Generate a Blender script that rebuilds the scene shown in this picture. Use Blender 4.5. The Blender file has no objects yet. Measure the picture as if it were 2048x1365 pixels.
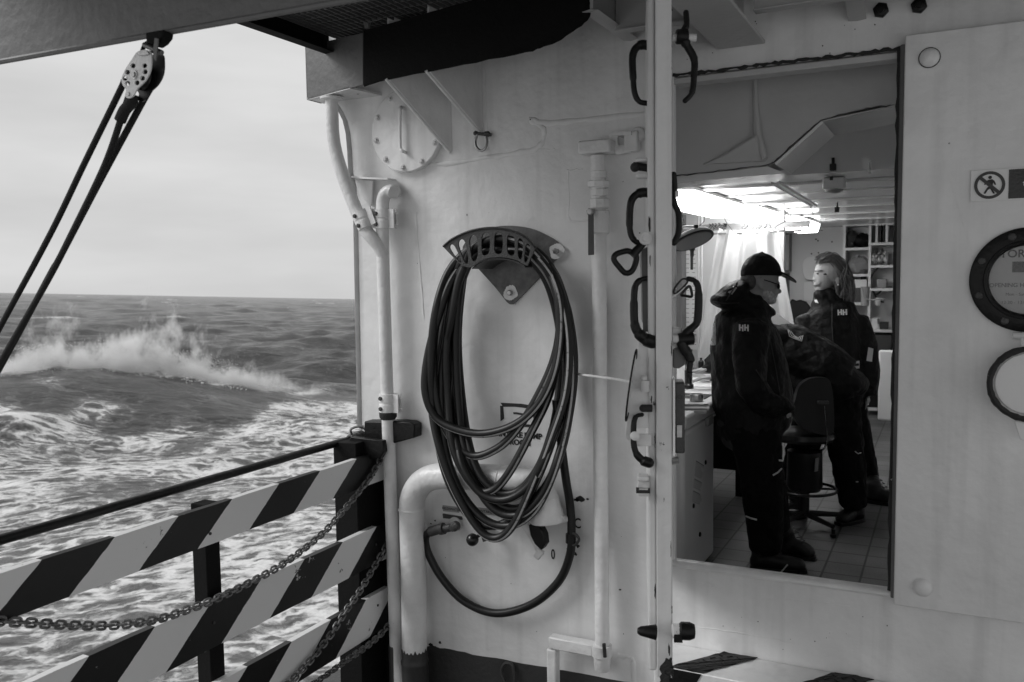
import bpy, bmesh, math, random
import numpy as np
from mathutils import Vector, Matrix, Euler
from mathutils.geometry import tessellate_polygon
random.seed(7); np.random.seed(7)
scene = bpy.context.scene
col = scene.collection
V = Vector

# ------------------------------------------------------------------ camera
F = 1734.0
YAW, PITCH, ROLL = math.radians(26.76), math.radians(4.32), math.radians(-0.88)
EYE = V((0, 0, 1.68))
fw = V((-math.sin(YAW) * math.cos(PITCH), math.cos(YAW) * math.cos(PITCH), -math.sin(PITCH)))
r0 = V((math.cos(YAW), math.sin(YAW), 0)); u0 = r0.cross(fw)
rt = r0 * math.cos(ROLL) + u0 * math.sin(ROLL); up = -r0 * math.sin(ROLL) + u0 * math.cos(ROLL)
cd = bpy.data.cameras.new('camera'); cam = bpy.data.objects.new('camera', cd); col.objects.link(cam)
cam.matrix_world = Matrix(((rt.x, up.x, -fw.x, EYE.x), (rt.y, up.y, -fw.y, EYE.y), (rt.z, up.z, -fw.z, EYE.z), (0, 0, 0, 1)))
cd.lens = F / 2048 * 36; cd.sensor_width = 36; cd.clip_start = 0.05; cd.clip_end = 20000
cd.dof.use_dof = True; cd.dof.focus_distance = 3.7; cd.dof.aperture_fstop = 5.6
scene.camera = cam

# ------------------------------------------------------------------ world, sun, exposure
SUN_EL, SUN_AZ = 42.0, 205.0
w = bpy.data.worlds.new('World'); scene.world = w; w.use_nodes = True
nt = w.node_tree; nt.nodes.clear()
sky = nt.nodes.new('ShaderNodeTexSky'); sky.sky_type = 'NISHITA'; sky.sun_disc = False
sky.sun_elevation = math.radians(SUN_EL); sky.sun_rotation = math.radians(SUN_AZ); sky.air_density = 1.0; sky.dust_density = 4.0
bw = nt.nodes.new('ShaderNodeRGBToBW'); nt.links.new(sky.outputs[0], bw.inputs[0])
tc = nt.nodes.new('ShaderNodeTexCoord'); mp = nt.nodes.new('ShaderNodeMapping'); mp.inputs['Scale'].default_value = (1, 1, 5)
nt.links.new(tc.outputs['Generated'], mp.inputs[0])
nz = nt.nodes.new('ShaderNodeTexNoise'); nz.inputs['Scale'].default_value = 2.2; nz.inputs['Detail'].default_value = 5; nz.inputs['Roughness'].default_value = .5
nt.links.new(mp.outputs[0], nz.inputs['Vector'])
cr = nt.nodes.new('ShaderNodeMapRange'); cr.inputs[1].default_value = .3; cr.inputs[2].default_value = .7
cr.inputs[3].default_value = 5.2; cr.inputs[4].default_value = 6.8
nt.links.new(nz.outputs[0], cr.inputs[0])
cl = nt.nodes.new('ShaderNodeMath'); cl.operation = 'MINIMUM'; cl.inputs[1].default_value = 14
nt.links.new(bw.outputs[0], cl.inputs[0])
mx = nt.nodes.new('ShaderNodeMix'); mx.data_type = 'FLOAT'; mx.inputs[0].default_value = .88       # the overcast layer veils the clear sky
nt.links.new(cl.outputs[0], mx.inputs[2]); nt.links.new(cr.outputs[0], mx.inputs[3])
bg = nt.nodes.new('ShaderNodeBackground'); bg.inputs['Strength'].default_value = .106
nt.links.new(mx.outputs[0], bg.inputs[0])
wo = nt.nodes.new('ShaderNodeOutputWorld'); nt.links.new(bg.outputs[0], wo.inputs[0])
sl = bpy.data.lights.new('sun', 'SUN'); sl.energy = 1.5; sl.angle = math.radians(25); sl.color = (1, 1, 1)
so = bpy.data.objects.new('sun', sl); col.objects.link(so)
# sun stands off the open port side, a little behind the camera
saz = math.radians(SUN_AZ); sdir = V((math.sin(saz), math.cos(saz), math.tan(math.radians(SUN_EL)))).normalized()
sdir = V((-0.70, -0.45, 0.62)).normalized()
sky.sun_elevation = math.asin(sdir.z); sky.sun_rotation = math.atan2(sdir.x, sdir.y)
so.rotation_euler = sdir.to_track_quat('Z', 'Y').to_euler()
vs = scene.view_settings; vs.view_transform = 'Standard'; vs.look = 'None'; vs.exposure = 0.22; vs.gamma = 1

# ------------------------------------------------------------------ rays from photograph pixels to metres
def ray(px, py): return fw + rt * ((px - 1024) / F) - up * ((py - 682.5) / F)
def oy(px, py, Y): d = ray(px, py); return EYE + d * (Y / d.y)
def ox(px, py, X): d = ray(px, py); return EYE + d * (X / d.x)
def oz(px, py, Z): d = ray(px, py); return EYE + d * ((Z - EYE.z) / d.z)
def od(px, py, D_): return EYE + ray(px, py) * D_
D = 3.35          # the bulkhead stands 3.35 m in front of the camera
def W(px, py, off=0.0): return oy(px, py, D - off)

# ------------------------------------------------------------------ mesh helpers
class MB:
    def __init__(s): s.v = []; s.f = []; s.uv = {}
    def quad_uv(s, f, uv): s.uv[len(s.f)] = uv; s.f.append(f)
    def box(s, x0, x1, y0, y1, z0, z1):
        return s.obox(V(((x0 + x1) / 2, (y0 + y1) / 2, (z0 + z1) / 2)), V(((x1 - x0) / 2, 0, 0)), V((0, (y1 - y0) / 2, 0)), V((0, 0, (z1 - z0) / 2)))
    def obox(s, c, a, b, d):
        n = len(s.v)
        for i in (-1, 1):
            for j in (-1, 1):
                for k in (-1, 1): s.v.append(V(c) + V(a) * i + V(b) * j + V(d) * k)
        for q in ((0, 1, 3, 2), (4, 6, 7, 5), (0, 4, 5, 1), (2, 3, 7, 6), (0, 2, 6, 4), (1, 5, 7, 3)): s.f.append(tuple(n + i for i in q))
        return s
    def plate(s, outer, ext, holes=()):
        ext = V(ext); loops = [[V(p) for p in outer]] + [[V(p) for p in h] for h in holes]
        flat = [p for l in loops for p in l]; n = len(s.v); m = len(flat)
        s.v += flat + [p + ext for p in flat]
        for t in tessellate_polygon(loops):
            s.f.append((n + t[0], n + t[1], n + t[2])); s.f.append((n + m + t[2], n + m + t[1], n + m + t[0]))
        k = n
        for l in loops:
            c = len(l)
            for i in range(c): s.f.append((k + i, k + (i + 1) % c, k + m + (i + 1) % c, k + m + i))
            k += c
        return s
    def tube(s, pts, r, seg=12, closed=False, e=None, ref=None, caps=True):
        pts = [V(p) for p in pts]; N = len(pts); n = len(s.v)
        rr = r if isinstance(r, list) else [r] * N
        T = []
        for i in range(N):
            a = pts[(i - 1) % N] if (closed or i > 0) else pts[i]; b = pts[(i + 1) % N] if (closed or i < N - 1) else pts[i]
            T.append((b - a).normalized() if (b - a).length > 1e-9 else V((0, 0, 1)))
        rf = V(ref) if ref else (V((0, 0, 1)) if abs(T[0].z) < .9 else V((0, 1, 0)))
        nrm = (rf - T[0] * rf.dot(T[0])).normalized(); L = 0; Ls = []
        for i in range(N):
            if ref: q = V(ref)
            else: q = nrm
            nrm = (q - T[i] * q.dot(T[i])); nrm = nrm.normalized() if nrm.length > 1e-6 else V((1, 0, 0))
            bn = T[i].cross(nrm)
            ra = rr[i]; ra, rb = ra if isinstance(ra, (tuple, list)) else (ra, ra)
            if i: L += (pts[i] - pts[i - 1]).length
            Ls.append(L)
            for k in range(seg):
                t = 2 * math.pi * k / seg; s.v.append(pts[i] + nrm * (math.cos(t) * ra) + bn * (math.sin(t) * rb))
        for i in range(N if closed else N - 1):
            j = (i + 1) % N
            for k in range(seg):
                k2 = (k + 1) % seg
                s.quad_uv((n + i * seg + k, n + i * seg + k2, n + j * seg + k2, n + j * seg + k),
                          ((k / seg, Ls[i]), ((k + 1) / seg, Ls[i]), ((k + 1) / seg, Ls[j]), (k / seg, Ls[j])))
        if not closed and caps:
            s.f.append(tuple(n + k for k in range(seg))[::-1]); s.f.append(tuple(n + (N - 1) * seg + k for k in range(seg)))
        return s
    def lathe(s, o, ax, prof, seg=24):
        o = V(o); ax = V(ax).normalized(); a = ax.orthogonal().normalized(); b = ax.cross(a); n = len(s.v); N = len(prof)
        for r, h in prof:
            for k in range(seg):
                t = 2 * math.pi * k / seg; s.v.append(o + ax * h + (a * math.cos(t) + b * math.sin(t)) * max(r, 1e-5))
        for i in range(N - 1):
            for k in range(seg):
                k2 = (k + 1) % seg; s.f.append((n + i * seg + k, n + i * seg + k2, n + (i + 1) * seg + k2, n + (i + 1) * seg + k))
        s.f.append(tuple(n + k for k in range(seg))[::-1]); s.f.append(tuple(n + (N - 1) * seg + k for k in range(seg)))
        return s
    def cyl(s, a, b, r, seg=16):
        a = V(a); b = V(b); return s.lathe(a, b - a, [(r, 0), (r, (b - a).length)], seg)
    def ell(s, c, a, b, d, nu=16, nv=10):
        c = V(c); n = len(s.v)
        for i in range(nv + 1):
            ph = math.pi * i / nv
            for k in range(nu):
                t = 2 * math.pi * k / nu; s.v.append(c + V(a) * (math.sin(ph) * math.cos(t)) + V(b) * (math.sin(ph) * math.sin(t)) + V(d) * math.cos(ph))
        for i in range(nv):
            for k in range(nu): s.f.append((n + i * nu + k, n + i * nu + (k + 1) % nu, n + (i + 1) * nu + (k + 1) % nu, n + (i + 1) * nu + k))
        return s
    def ball(s, c, r): return s.ell(c, (r, 0, 0), (0, r, 0), (0, 0, r), 14, 8)
    def bolt(s, c, ax, r=.012, h=.01): return s.lathe(c, ax, [(r, 0), (r, h), (r * .75, h * 1.25), (0, h * 1.3)], 6)
    def build(s, name, m, parent=None, smooth=True, ang=38, bevel=0, loose=False):
        off = V(parent.matrix_world.translation) if parent else V((0, 0, 0))
        if parent: off = world_loc(parent)
        me = bpy.data.meshes.new(name); me.from_pydata([tuple(p - off) for p in s.v], [], s.f)
        if s.uv:
            ul = me.uv_layers.new(name='uv')
            for fi, uv in s.uv.items():
                for li, c in zip(me.polygons[fi].loop_indices, uv): ul.data[li].uv = c
        me.validate()
        bm = bmesh.new(); bm.from_mesh(me); bmesh.ops.recalc_face_normals(bm, faces=bm.faces); bm.to_mesh(me); bm.free()
        if smooth:
            for p in me.polygons: p.use_smooth = True
            me.set_sharp_from_angle(angle=math.radians(ang))
        o = bpy.data.objects.new(name, me); col.objects.link(o)
        if m: me.materials.append(m)
        if parent: o.parent = parent
        if bevel:
            b = o.modifiers.new('bevel', 'BEVEL'); b.width = bevel; b.segments = 2; b.limit_method = 'ANGLE'; b.angle_limit = math.radians(40)
        return o
def world_loc(o):
    p = V((0, 0, 0))
    while o: p = p + V(o.location); o = o.parent
    return p
def tag(o, label, cat, group=None, kind=None):
    o['label'] = label
    if cat: o['category'] = cat
    if group: o['group'] = group
    if kind: o['kind'] = kind
    return o
def thing(name, label, cat, loc, group=None):
    o = bpy.data.objects.new(name, None); col.objects.link(o); o.location = V(loc); o.empty_display_size = .1
    return tag(o, label, cat, group)
def struct(o): o['kind'] = 'structure'; return o
def spline(P, n=8, closed=False):
    P = [V(p) for p in P]; N = len(P); out = []
    for i in range(N if closed else N - 1):
        if closed: a, b, c, d = P[(i - 1) % N], P[i], P[(i + 1) % N], P[(i + 2) % N]
        else: a, b, c, d = P[max(i - 1, 0)], P[i], P[i + 1], P[min(i + 2, N - 1)]
        for k in range(n):
            t = k / n; out.append(.5 * ((2 * b) + (c - a) * t + (2 * a - 5 * b + 4 * c - d) * t * t + (3 * b - a - 3 * c + d) * t ** 3))
    if not closed: out.append(P[-1])
    return out
def rough_edge(P, amp, step=.012, seed=1):
    """resample a 3D outline and jitter it in its own plane: ragged hand-painted edge"""
    rnd = random.Random(seed); out = []
    N = len(P)
    for i in range(N):
        a, b = V(P[i]), V(P[(i + 1) % N]); k = max(1, int((b - a).length / step))
        for j in range(k):
            q = a.lerp(b, j / k); out.append(q + V((rnd.uniform(-amp, amp), 0, rnd.uniform(-amp, amp))))
    return out
def text_mesh(s, size, bold=.0, ext=.0006, res=3):
    cu = bpy.data.curves.new('t', 'FONT'); cu.body = s; cu.size = size; cu.extrude = ext; cu.offset = bold; cu.align_x = 'CENTER'; cu.align_y = 'CENTER'; cu.resolution_u = res
    o = bpy.data.objects.new('t', cu); col.objects.link(o); bpy.context.view_layer.update()
    me = bpy.data.meshes.new_from_object(o.evaluated_get(bpy.context.evaluated_depsgraph_get()))
    bpy.data.objects.remove(o); bpy.data.curves.remove(cu); return me
def text(s, size, c, xax, yax, m, parent, name='lettering', bold=.0, sx=1.0):
    me = text_mesh(s, size, bold); xa = V(xax).normalized(); ya = V(yax).normalized(); za = xa.cross(ya)
    off = world_loc(parent)
    M = Matrix(((xa.x * sx, ya.x, za.x, c[0]), (xa.y * sx, ya.y, za.y, c[1]), (xa.z * sx, ya.z, za.z, c[2]), (0, 0, 0, 1)))
    me.transform(M); me.transform(Matrix.Translation(-off)); me.materials.clear(); me.materials.append(m)
    o = bpy.data.objects.new(name, me); col.objects.link(o); o.parent = parent; me.name = name
    return o

# ------------------------------------------------------------------ materials (the place is black and white, so are they)
def N(nt, t, **k):
    n = nt.nodes.new(t)
    for a, b in k.items(): setattr(n, a, b)
    return n
def mat(name, c, rough=.5, metal=0., bump=.0, bscale=60., var=.0, vscale=3., chips=0., chipc=.03, cscale=6., streak=0., spec=.5, cells=None, bdist=.004, emit=0.):
    m = bpy.data.materials.new(name); m.use_nodes = True; nt = m.node_tree; P = nt.nodes['Principled BSDF']
    P.inputs['Roughness'].default_value = rough; P.inputs['Metallic'].default_value = metal; P.inputs['Specular IOR Level'].default_value = spec
    P.inputs['Base Color'].default_value = (c, c, c, 1)
    lk = nt.links.new
    tc = N(nt, 'ShaderNodeTexCoord'); cur = None
    if var or streak or chips:
        val = N(nt, 'ShaderNodeValue'); val.outputs[0].default_value = c; cur = val.outputs[0]
    if var:
        n = N(nt, 'ShaderNodeTexNoise'); n.inputs['Scale'].default_value = vscale; n.inputs['Detail'].default_value = 8; n.inputs['Roughness'].default_value = .62
        lk(tc.outputs['Object'], n.inputs['Vector'])
        r = N(nt, 'ShaderNodeMapRange'); r.inputs[1].default_value = .3; r.inputs[2].default_value = .7; r.inputs[3].default_value = 1 - var; r.inputs[4].default_value = 1 + var * .4
        lk(n.outputs[0], r.inputs[0]); q = N(nt, 'ShaderNodeMath', operation='MULTIPLY'); lk(cur, q.inputs[0]); lk(r.outputs[0], q.inputs[1]); cur = q.outputs[0]
    if streak:
        mpn = N(nt, 'ShaderNodeMapping'); mpn.inputs['Scale'].default_value = (14, 14, .9); lk(tc.outputs['Object'], mpn.inputs[0])
        n = N(nt, 'ShaderNodeTexNoise'); n.inputs['Scale'].default_value = 1.; n.inputs['Detail'].default_value = 6; lk(mpn.outputs[0], n.inputs['Vector'])
        r = N(nt, 'ShaderNodeMapRange'); r.inputs[1].default_value = .52; r.inputs[2].default_value = .8; r.inputs[3].default_value = 1; r.inputs[4].default_value = 1 - streak
        lk(n.outputs[0], r.inputs[0]); q = N(nt, 'ShaderNodeMath', operation='MULTIPLY'); lk(cur, q.inputs[0]); lk(r.outputs[0], q.inputs[1]); cur = q.outputs[0]
    rin = None
    if chips:
        n = N(nt, 'ShaderNodeTexNoise'); n.inputs['Scale'].default_value = cscale; n.inputs['Detail'].default_value = 12; n.inputs['Roughness'].default_value = .72
        lk(tc.outputs['Object'], n.inputs['Vector'])
        r = N(nt, 'ShaderNodeMapRange'); r.inputs[1].default_value = .74 - chips * .2; r.inputs[2].default_value = .75 - chips * .2; lk(n.outputs[0], r.inputs[0])
        q = N(nt, 'ShaderNodeMix', data_type='FLOAT'); lk(r.outputs[0], q.inputs[0]); lk(cur, q.inputs[2]); q.inputs[3].default_value = chipc; cur = q.outputs[0]; rin = r.outputs[0]
    if cur is not None:
        cc = N(nt, 'ShaderNodeCombineColor'); [lk(cur, cc.inputs[i]) for i in range(3)]; lk(cc.outputs[0], P.inputs['Base Color'])
    if bump:
        n = N(nt, 'ShaderNodeTexNoise'); n.inputs['Scale'].default_value = bscale; n.inputs['Detail'].default_value = 4; lk(tc.outputs['Object'], n.inputs['Vector'])
        n2 = N(nt, 'ShaderNodeTexNoise'); n2.inputs['Scale'].default_value = 5.; n2.inputs['Detail'].default_value = 3; lk(tc.outputs['Object'], n2.inputs['Vector'])
        ad = N(nt, 'ShaderNodeMath', operation='MULTIPLY_ADD'); lk(n2.outputs[0], ad.inputs[0]); ad.inputs[1].default_value = 2.5; lk(n.outputs[0], ad.inputs[2]); h = ad.outputs[0]
        if rin is not None:
            a2 = N(nt, 'ShaderNodeMath', operation='MULTIPLY_ADD'); lk(rin, a2.inputs[0]); a2.inputs[1].default_value = -.6; lk(h, a2.inputs[2]); h = a2.outputs[0]
        b = N(nt, 'ShaderNodeBump'); b.inputs['Strength'].default_value = bump; b.inputs['Distance'].default_value = bdist; lk(h, b.inputs['Height']); lk(b.outputs[0], P.inputs['Normal'])
    if emit: P.inputs['Emission Color'].default_value = (1, 1, 1, 1); P.inputs['Emission Strength'].default_value = emit
    return m
M = {}
M['wall'] = mat('bulkhead paint', .82, .38, bump=.7, bscale=22, bdist=.005, var=.16, vscale=2.6, chips=.09, cscale=12, streak=.17)
M['pipe'] = mat('pipe paint', .80, .33, bump=.9, bscale=34, bdist=.005, var=.16, vscale=7, chips=.28, cscale=15)
M['lug'] = mat('chipped white paint', .70, .45, bump=.9, bscale=60, var=.2, vscale=9, chips=.42, cscale=16)
M['doorw'] = mat('door paint', .74, .38, bump=.5, bscale=45, var=.12, vscale=4, chips=.30, cscale=7, streak=.15)
M['black'] = mat('black gloss paint', .006, .42, spec=.3, bump=.6, bscale=60, var=.2, vscale=9)
M['blackmatt'] = mat('black steel', .014, .55, bump=.5, bscale=90, chips=.22, chipc=.2, cscale=22)
M['fascia'] = mat('black overhead paint', .006, .7, spec=.15, bump=.5, bscale=60)
M['greyb'] = mat('grey overhead paint', .13, .5, bump=.6, bscale=40, var=.15, vscale=4, chips=.12, cscale=9)
M['over'] = mat('overhead paint', .42, .45, bump=.5, bscale=40, var=.12, vscale=3, chips=.1, cscale=8)
M['kick'] = mat('dark deck edging paint', .04, .5, bump=.6, bscale=50, var=.2)
M['deck'] = mat('dark deck paint', .06, .45, bump=.8, bscale=90, var=.25)
M['plateg'] = mat('worn galvanised plate', .15, .5, bump=.4, bscale=90, var=.6, vscale=16, chips=.30, chipc=.5, cscale=11)
M['cast'] = mat('dark cast metal', .05, .42, bump=.7, bscale=120, var=.3, chips=.2, chipc=.35, cscale=30)
M['steel'] = mat('galvanised steel', .42, .38, metal=.9, bump=.4, bscale=80)
M['chain'] = mat('galvanised chain', .22, .40, metal=.75, bump=.5, bscale=160, var=.4, vscale=30)
M['chrome'] = mat('chrome', .6, .15, metal=1.)
M['gasket'] = mat('old rubber gasket', .02, .7, bump=1., bscale=90, chips=.35, chipc=.35, cscale=22)
M['stencil'] = mat('stencil paint', .015, .55, bump=.3, bscale=80)
M['white'] = mat('clean white', .78, .4, bump=.15, bscale=60)
M['paper'] = mat('paper', .80, .7)
M['ink'] = mat('ink', .02, .6)
M['rope'] = mat('black rope', .012, .8, bump=1., bscale=300)
M['lab'] = mat('lab wall', .70, .45, var=.05)
M['ceil'] = mat('lab ceiling', .70, .16, bump=.15, bscale=9, var=.04)
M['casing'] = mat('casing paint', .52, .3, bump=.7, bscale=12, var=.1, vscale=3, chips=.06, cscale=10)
M['tubel'] = mat('lit tube', .8, .4, emit=9.)
M['blackcloth'] = mat('black shell fabric', .0055, .6, bump=1., bscale=14, bdist=.02, spec=.28)
M['trouser'] = mat('black trouser fabric', .005, .8, bump=1., bscale=11, bdist=.02, spec=.2)
M['greycloth'] = mat('dark grey cloth', .045, .85, bump=1., bscale=16, bdist=.015)
M['skin'] = mat('skin', .38, .5, bump=.3, bscale=60, var=.1)
M['hair'] = mat('wavy brown hair', .14, .5, bump=1., bscale=60, var=.5, vscale=40)
M['greyhair'] = mat('grey hair', .72, .7, bump=1., bscale=150, var=.4, vscale=60)
M['boot'] = mat('black leather', .012, .4, bump=.7, bscale=60)
M['reflect'] = mat('reflective tape', .65, .5)
M['plastic'] = mat('black plastic', .006, .3)
M['greyplast'] = mat('grey plastic', .3, .4)
M['chair'] = mat('black vinyl', .013, .3, bump=.2)
M['shorthair'] = mat('cropped grey hair', .10, .7, bump=1., bscale=200, var=.4, vscale=60)
M['lens'] = mat('dark glass', .01, .08)

def hose_mat():
    m = bpy.data.materials.new('hose rubber'); m.use_nodes = True; nt = m.node_tree; P = nt.nodes['Principled BSDF']; lk = nt.links.new
    uv = N(nt, 'ShaderNodeTexCoord'); sp = N(nt, 'ShaderNodeSeparateXYZ'); lk(uv.outputs['UV'], sp.inputs[0])
    tw = N(nt, 'ShaderNodeMath', operation='MULTIPLY_ADD'); lk(sp.outputs[1], tw.inputs[0]); tw.inputs[1].default_value = .09; lk(sp.outputs[0], tw.inputs[2])
    fr = N(nt, 'ShaderNodeMath', operation='FRACT'); lk(tw.outputs[0], fr.inputs[0])
    a = N(nt, 'ShaderNodeMath', operation='LESS_THAN'); lk(fr.outputs[0], a.inputs[0]); a.inputs[1].default_value = .075
    n = N(nt, 'ShaderNodeTexNoise'); n.inputs['Scale'].default_value = 60; n.inputs['Detail'].default_value = 5; lk(uv.outputs['Object'], n.inputs['Vector'])
    b = N(nt, 'ShaderNodeMapRange'); b.inputs[1].default_value = .25; b.inputs[2].default_value = .42; lk(n.outputs[0], b.inputs[0])
    c = N(nt, 'ShaderNodeMath', operation='MULTIPLY'); lk(a.outputs[0], c.inputs[0]); lk(b.outputs[0], c.inputs[1])
    q = N(nt, 'ShaderNodeMix', data_type='FLOAT'); lk(c.outputs[0], q.inputs[0]); q.inputs[2].default_value = .009; q.inputs[3].default_value = .42
    cc = N(nt, 'ShaderNodeCombineColor'); [lk(q.outputs[0], cc.inputs[i]) for i in range(3)]; lk(cc.outputs[0], P.inputs['Base Color'])
    P.inputs['Roughness'].default_value = .40; P.inputs['Specular IOR Level'].default_value = .4
    bp = N(nt, 'ShaderNodeBump'); bp.inputs['Strength'].default_value = .25; bp.inputs['Distance'].default_value = .002; lk(n.outputs[0], bp.inputs['Height']); lk(bp.outputs[0], P.inputs['Normal'])
    return m
M['hose'] = hose_mat()
def stripe_mat():
    """diagonal black and white hazard bands along the board (object y, z)"""
    m = bpy.data.materials.new('hazard stripe paint'); m.use_nodes = True; nt = m.node_tree; P = nt.nodes['Principled BSDF']; lk = nt.links.new
    tc = N(nt, 'ShaderNodeTexCoord'); sp = N(nt, 'ShaderNodeSeparateXYZ'); lk(tc.outputs['Object'], sp.inputs[0])
    n = N(nt, 'ShaderNodeTexNoise'); n.inputs['Scale'].default_value = 22; n.inputs['Detail'].default_value = 6; lk(tc.outputs['Object'], n.inputs['Vector'])
    k = N(nt, 'ShaderNodeMath', operation='MULTIPLY_ADD'); lk(sp.outputs[2], k.inputs[0]); k.inputs[1].default_value = -STRIPE_TAN; lk(sp.outputs[1], k.inputs[2])
    kn = N(nt, 'ShaderNodeMath', operation='MULTIPLY_ADD'); lk(n.outputs[0], kn.inputs[0]); kn.inputs[1].default_value = .012; lk(k.outputs[0], kn.inputs[2])
    d = N(nt, 'ShaderNodeMath', operation='MULTIPLY_ADD'); lk(kn.outputs[0], d.inputs[0]); d.inputs[1].default_value = 1 / STRIPE_PER; d.inputs[2].default_value = STRIPE_PH
    fr = N(nt, 'ShaderNodeMath', operation='FRACT'); lk(d.outputs[0], fr.inputs[0])
    a = N(nt, 'ShaderNodeMath', operation='LESS_THAN'); lk(fr.outputs[0], a.inputs[0]); a.inputs[1].default_value = .5
    n2 = N(nt, 'ShaderNodeTexNoise'); n2.inputs['Scale'].default_value = 7; n2.inputs['Detail'].default_value = 12; n2.inputs['Roughness'].default_value = .75; lk(tc.outputs['Object'], n2.inputs['Vector'])
    ch = N(nt, 'ShaderNodeMapRange'); ch.inputs[1].default_value = .64; ch.inputs[2].default_value = .655; lk(n2.outputs[0], ch.inputs[0])
    q = N(nt, 'ShaderNodeMix', data_type='FLOAT'); lk(a.outputs[0], q.inputs[0]); q.inputs[2].default_value = .80; q.inputs[3].default_value = .004
    iv = N(nt, 'ShaderNodeMath', operation='MULTIPLY_ADD'); lk(a.outputs[0], iv.inputs[0]); iv.inputs[1].default_value = .4; iv.inputs[2].default_value = .1
    q2 = N(nt, 'ShaderNodeMix', data_type='FLOAT'); lk(ch.outputs[0], q2.inputs[0]); lk(q.outputs[0], q2.inputs[2]); lk(iv.outputs[0], q2.inputs[3])
    cc = N(nt, 'ShaderNodeCombineColor'); [lk(q2.outputs[0], cc.inputs[i]) for i in range(3)]; lk(cc.outputs[0], P.inputs['Base Color'])
    P.inputs['Roughness'].default_value = .45
    bp = N(nt, 'ShaderNodeBump'); bp.inputs['Strength'].default_value = .3; bp.inputs['Distance'].default_value = .004; lk(n.outputs[0], bp.inputs['Height']); lk(bp.outputs[0], P.inputs['Normal'])
    return m
STRIPE_TAN, STRIPE_PER, STRIPE_PH = 1.25, .505, -1.022
M['stripe'] = stripe_mat()
XB = -2.36
DECK = -.30
def PX(pts, fn, *a): return [fn(p[0], p[1], *a) for p in pts]

# ================================================================== SHIP STRUCTURE
b = MB(); b.box(-2.75, 2.6, -3.0, D + .05, DECK - .05, DECK); struct(b.build('outer_deck', M['deck']))
# bulkhead with the doorway cut out
wl = thing('bulkhead', 'white painted steel bulkhead of the deckhouse with the open doorway', 'wall', (-1.5, D, 0))
outl = PX([(613, 190), (640, 206), (675, 206), (686, 224), (695, 243), (701, 270), (704, 305), (706, 345), (713, 375), (716, 450), (719, 600), (724, 850), (728, 1010)], W)
outl += [V((-2.49, D, DECK)), V((2.6, D, DECK)), V((2.6, D, 2.86)), V((-2.70, D, 2.86))]
x0o, x1o, z1o = -.97, -.165, 2.44; z0o = oy(1509, 1137, D + .036).z
hole = [V((x0o, D, z0o)), V((x1o, D, z0o)), V((x1o, D, z1o)), V((x0o, D, z1o))]
b = MB(); b.plate(outl, (0, .035, 0), [hole]); b.build('plating', M['wall'], wl, bevel=.002)
def seam(pts, r=.0065, n=5):
    b = MB(); P = spline(PX(pts, W), n)
    P = [p + V((random.uniform(-.0015, .0015), random.uniform(-.001, .001), random.uniform(-.003, .003))) for p in P]
    b.tube(P, [(r * .75 * random.uniform(.5, 1.3), r * 1.7 * random.uniform(.7, 1.3)) for _ in P], 8, ref=(0, -1, 0)); b.build('weld_seam', M['wall'], wl)
seam([(862, 330), (960, 318), (1040, 305), (1075, 296), (1087, 278), (1085, 255), (1060, 240), (1100, 247), (1190, 238), (1295, 226)])
seam([(1060, 298), (1110, 300)], .002)
seam([(1136, 340), (1138, 400), (1139, 440), (1175, 442)], .0025); seam([(1134, 341), (1165, 339)], .0025)
seam([(832, 425), (834, 470), (842, 560), (848, 640)], .003)
seam([(969, 140), (971, 200), (976, 300)], .003)
seam([(1236, 1312), (1262, 1316), (1267, 1330), (1268, 1365)], .006); seam([(1350, 1160), (1420, 1170), (1500, 1195), (1600, 1200), (1700, 1215)], .0015)
seam([(1360, 1250), (1450, 1262), (1540, 1278), (1600, 1290)], .002)
# dark edging painted along the foot, hand-cut edge
b = MB(); top = PX([(790, 1300), (862, 1293), (880, 1296), (960, 1312), (1060, 1330), (1160, 1348), (1260, 1366)], W, .0025)
top = [p + V((0, 0, random.uniform(-.003, .003))) for p in spline(top, 6)]
b.plate(top + [V((-.9, D - .0025, DECK)), V((-2.45, D - .0025, DECK))], (0, .002, 0)); b.build('dark_edging', M['kick'], wl)
# flange down the outboard edge
b = MB(); b.tube(PX([(678, 210), (688, 226), (697, 244), (703, 270), (706, 305), (708, 345), (715, 375), (718, 450), (721, 600), (726, 850)], W, -.03), (.006, .045), 4, ref=(1, 0, 0)); b.build('edge_flange', M['pipe'], wl)
# rust spots and scars
for k in range(46):
    px, py = random.choice([(random.uniform(740, 1290), random.uniform(120, 1290)), (random.uniform(1360, 1780), random.uniform(1210, 1300)), (random.uniform(1360, 1780), random.uniform(30, 120))])
    c = W(px, py, .0012); r = random.uniform(.0008, .0026)
    P = [c + V((math.cos(t) * r * random.uniform(.5, 1.4), 0, math.sin(t) * r * random.uniform(.6, 1.6))) for t in np.linspace(0, 2 * math.pi, 9)[:-1]]
    if k == 0: sb = MB()
    sb.plate(P, (0, .001, 0))
for (px, py, s) in ((1160, 998, .02), (1152, 1000, .014), (1143, 997, .01), (1175, 999, .007), (1140, 1100, .016), (1150, 1107, .014), (1155, 1092, .012), (862, 1290, .014), (880, 1286, .01), (1240, 1180, .006), (1284, 970, .012), (1280, 985, .01), (870, 1042, .006), (862, 1048, .005)):
    c = W(px, py, .0013); P = [c + V((math.cos(t) * s * random.uniform(.4, 1.2), 0, math.sin(t) * s * random.uniform(.3, .9))) for t in np.linspace(0, 2 * math.pi, 12)[:-1]]
    sb.plate(P, (0, .001, 0))
sb.build('rust_spots', M['stencil'], wl, smooth=False)['kind'] = 'stuff'
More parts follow.
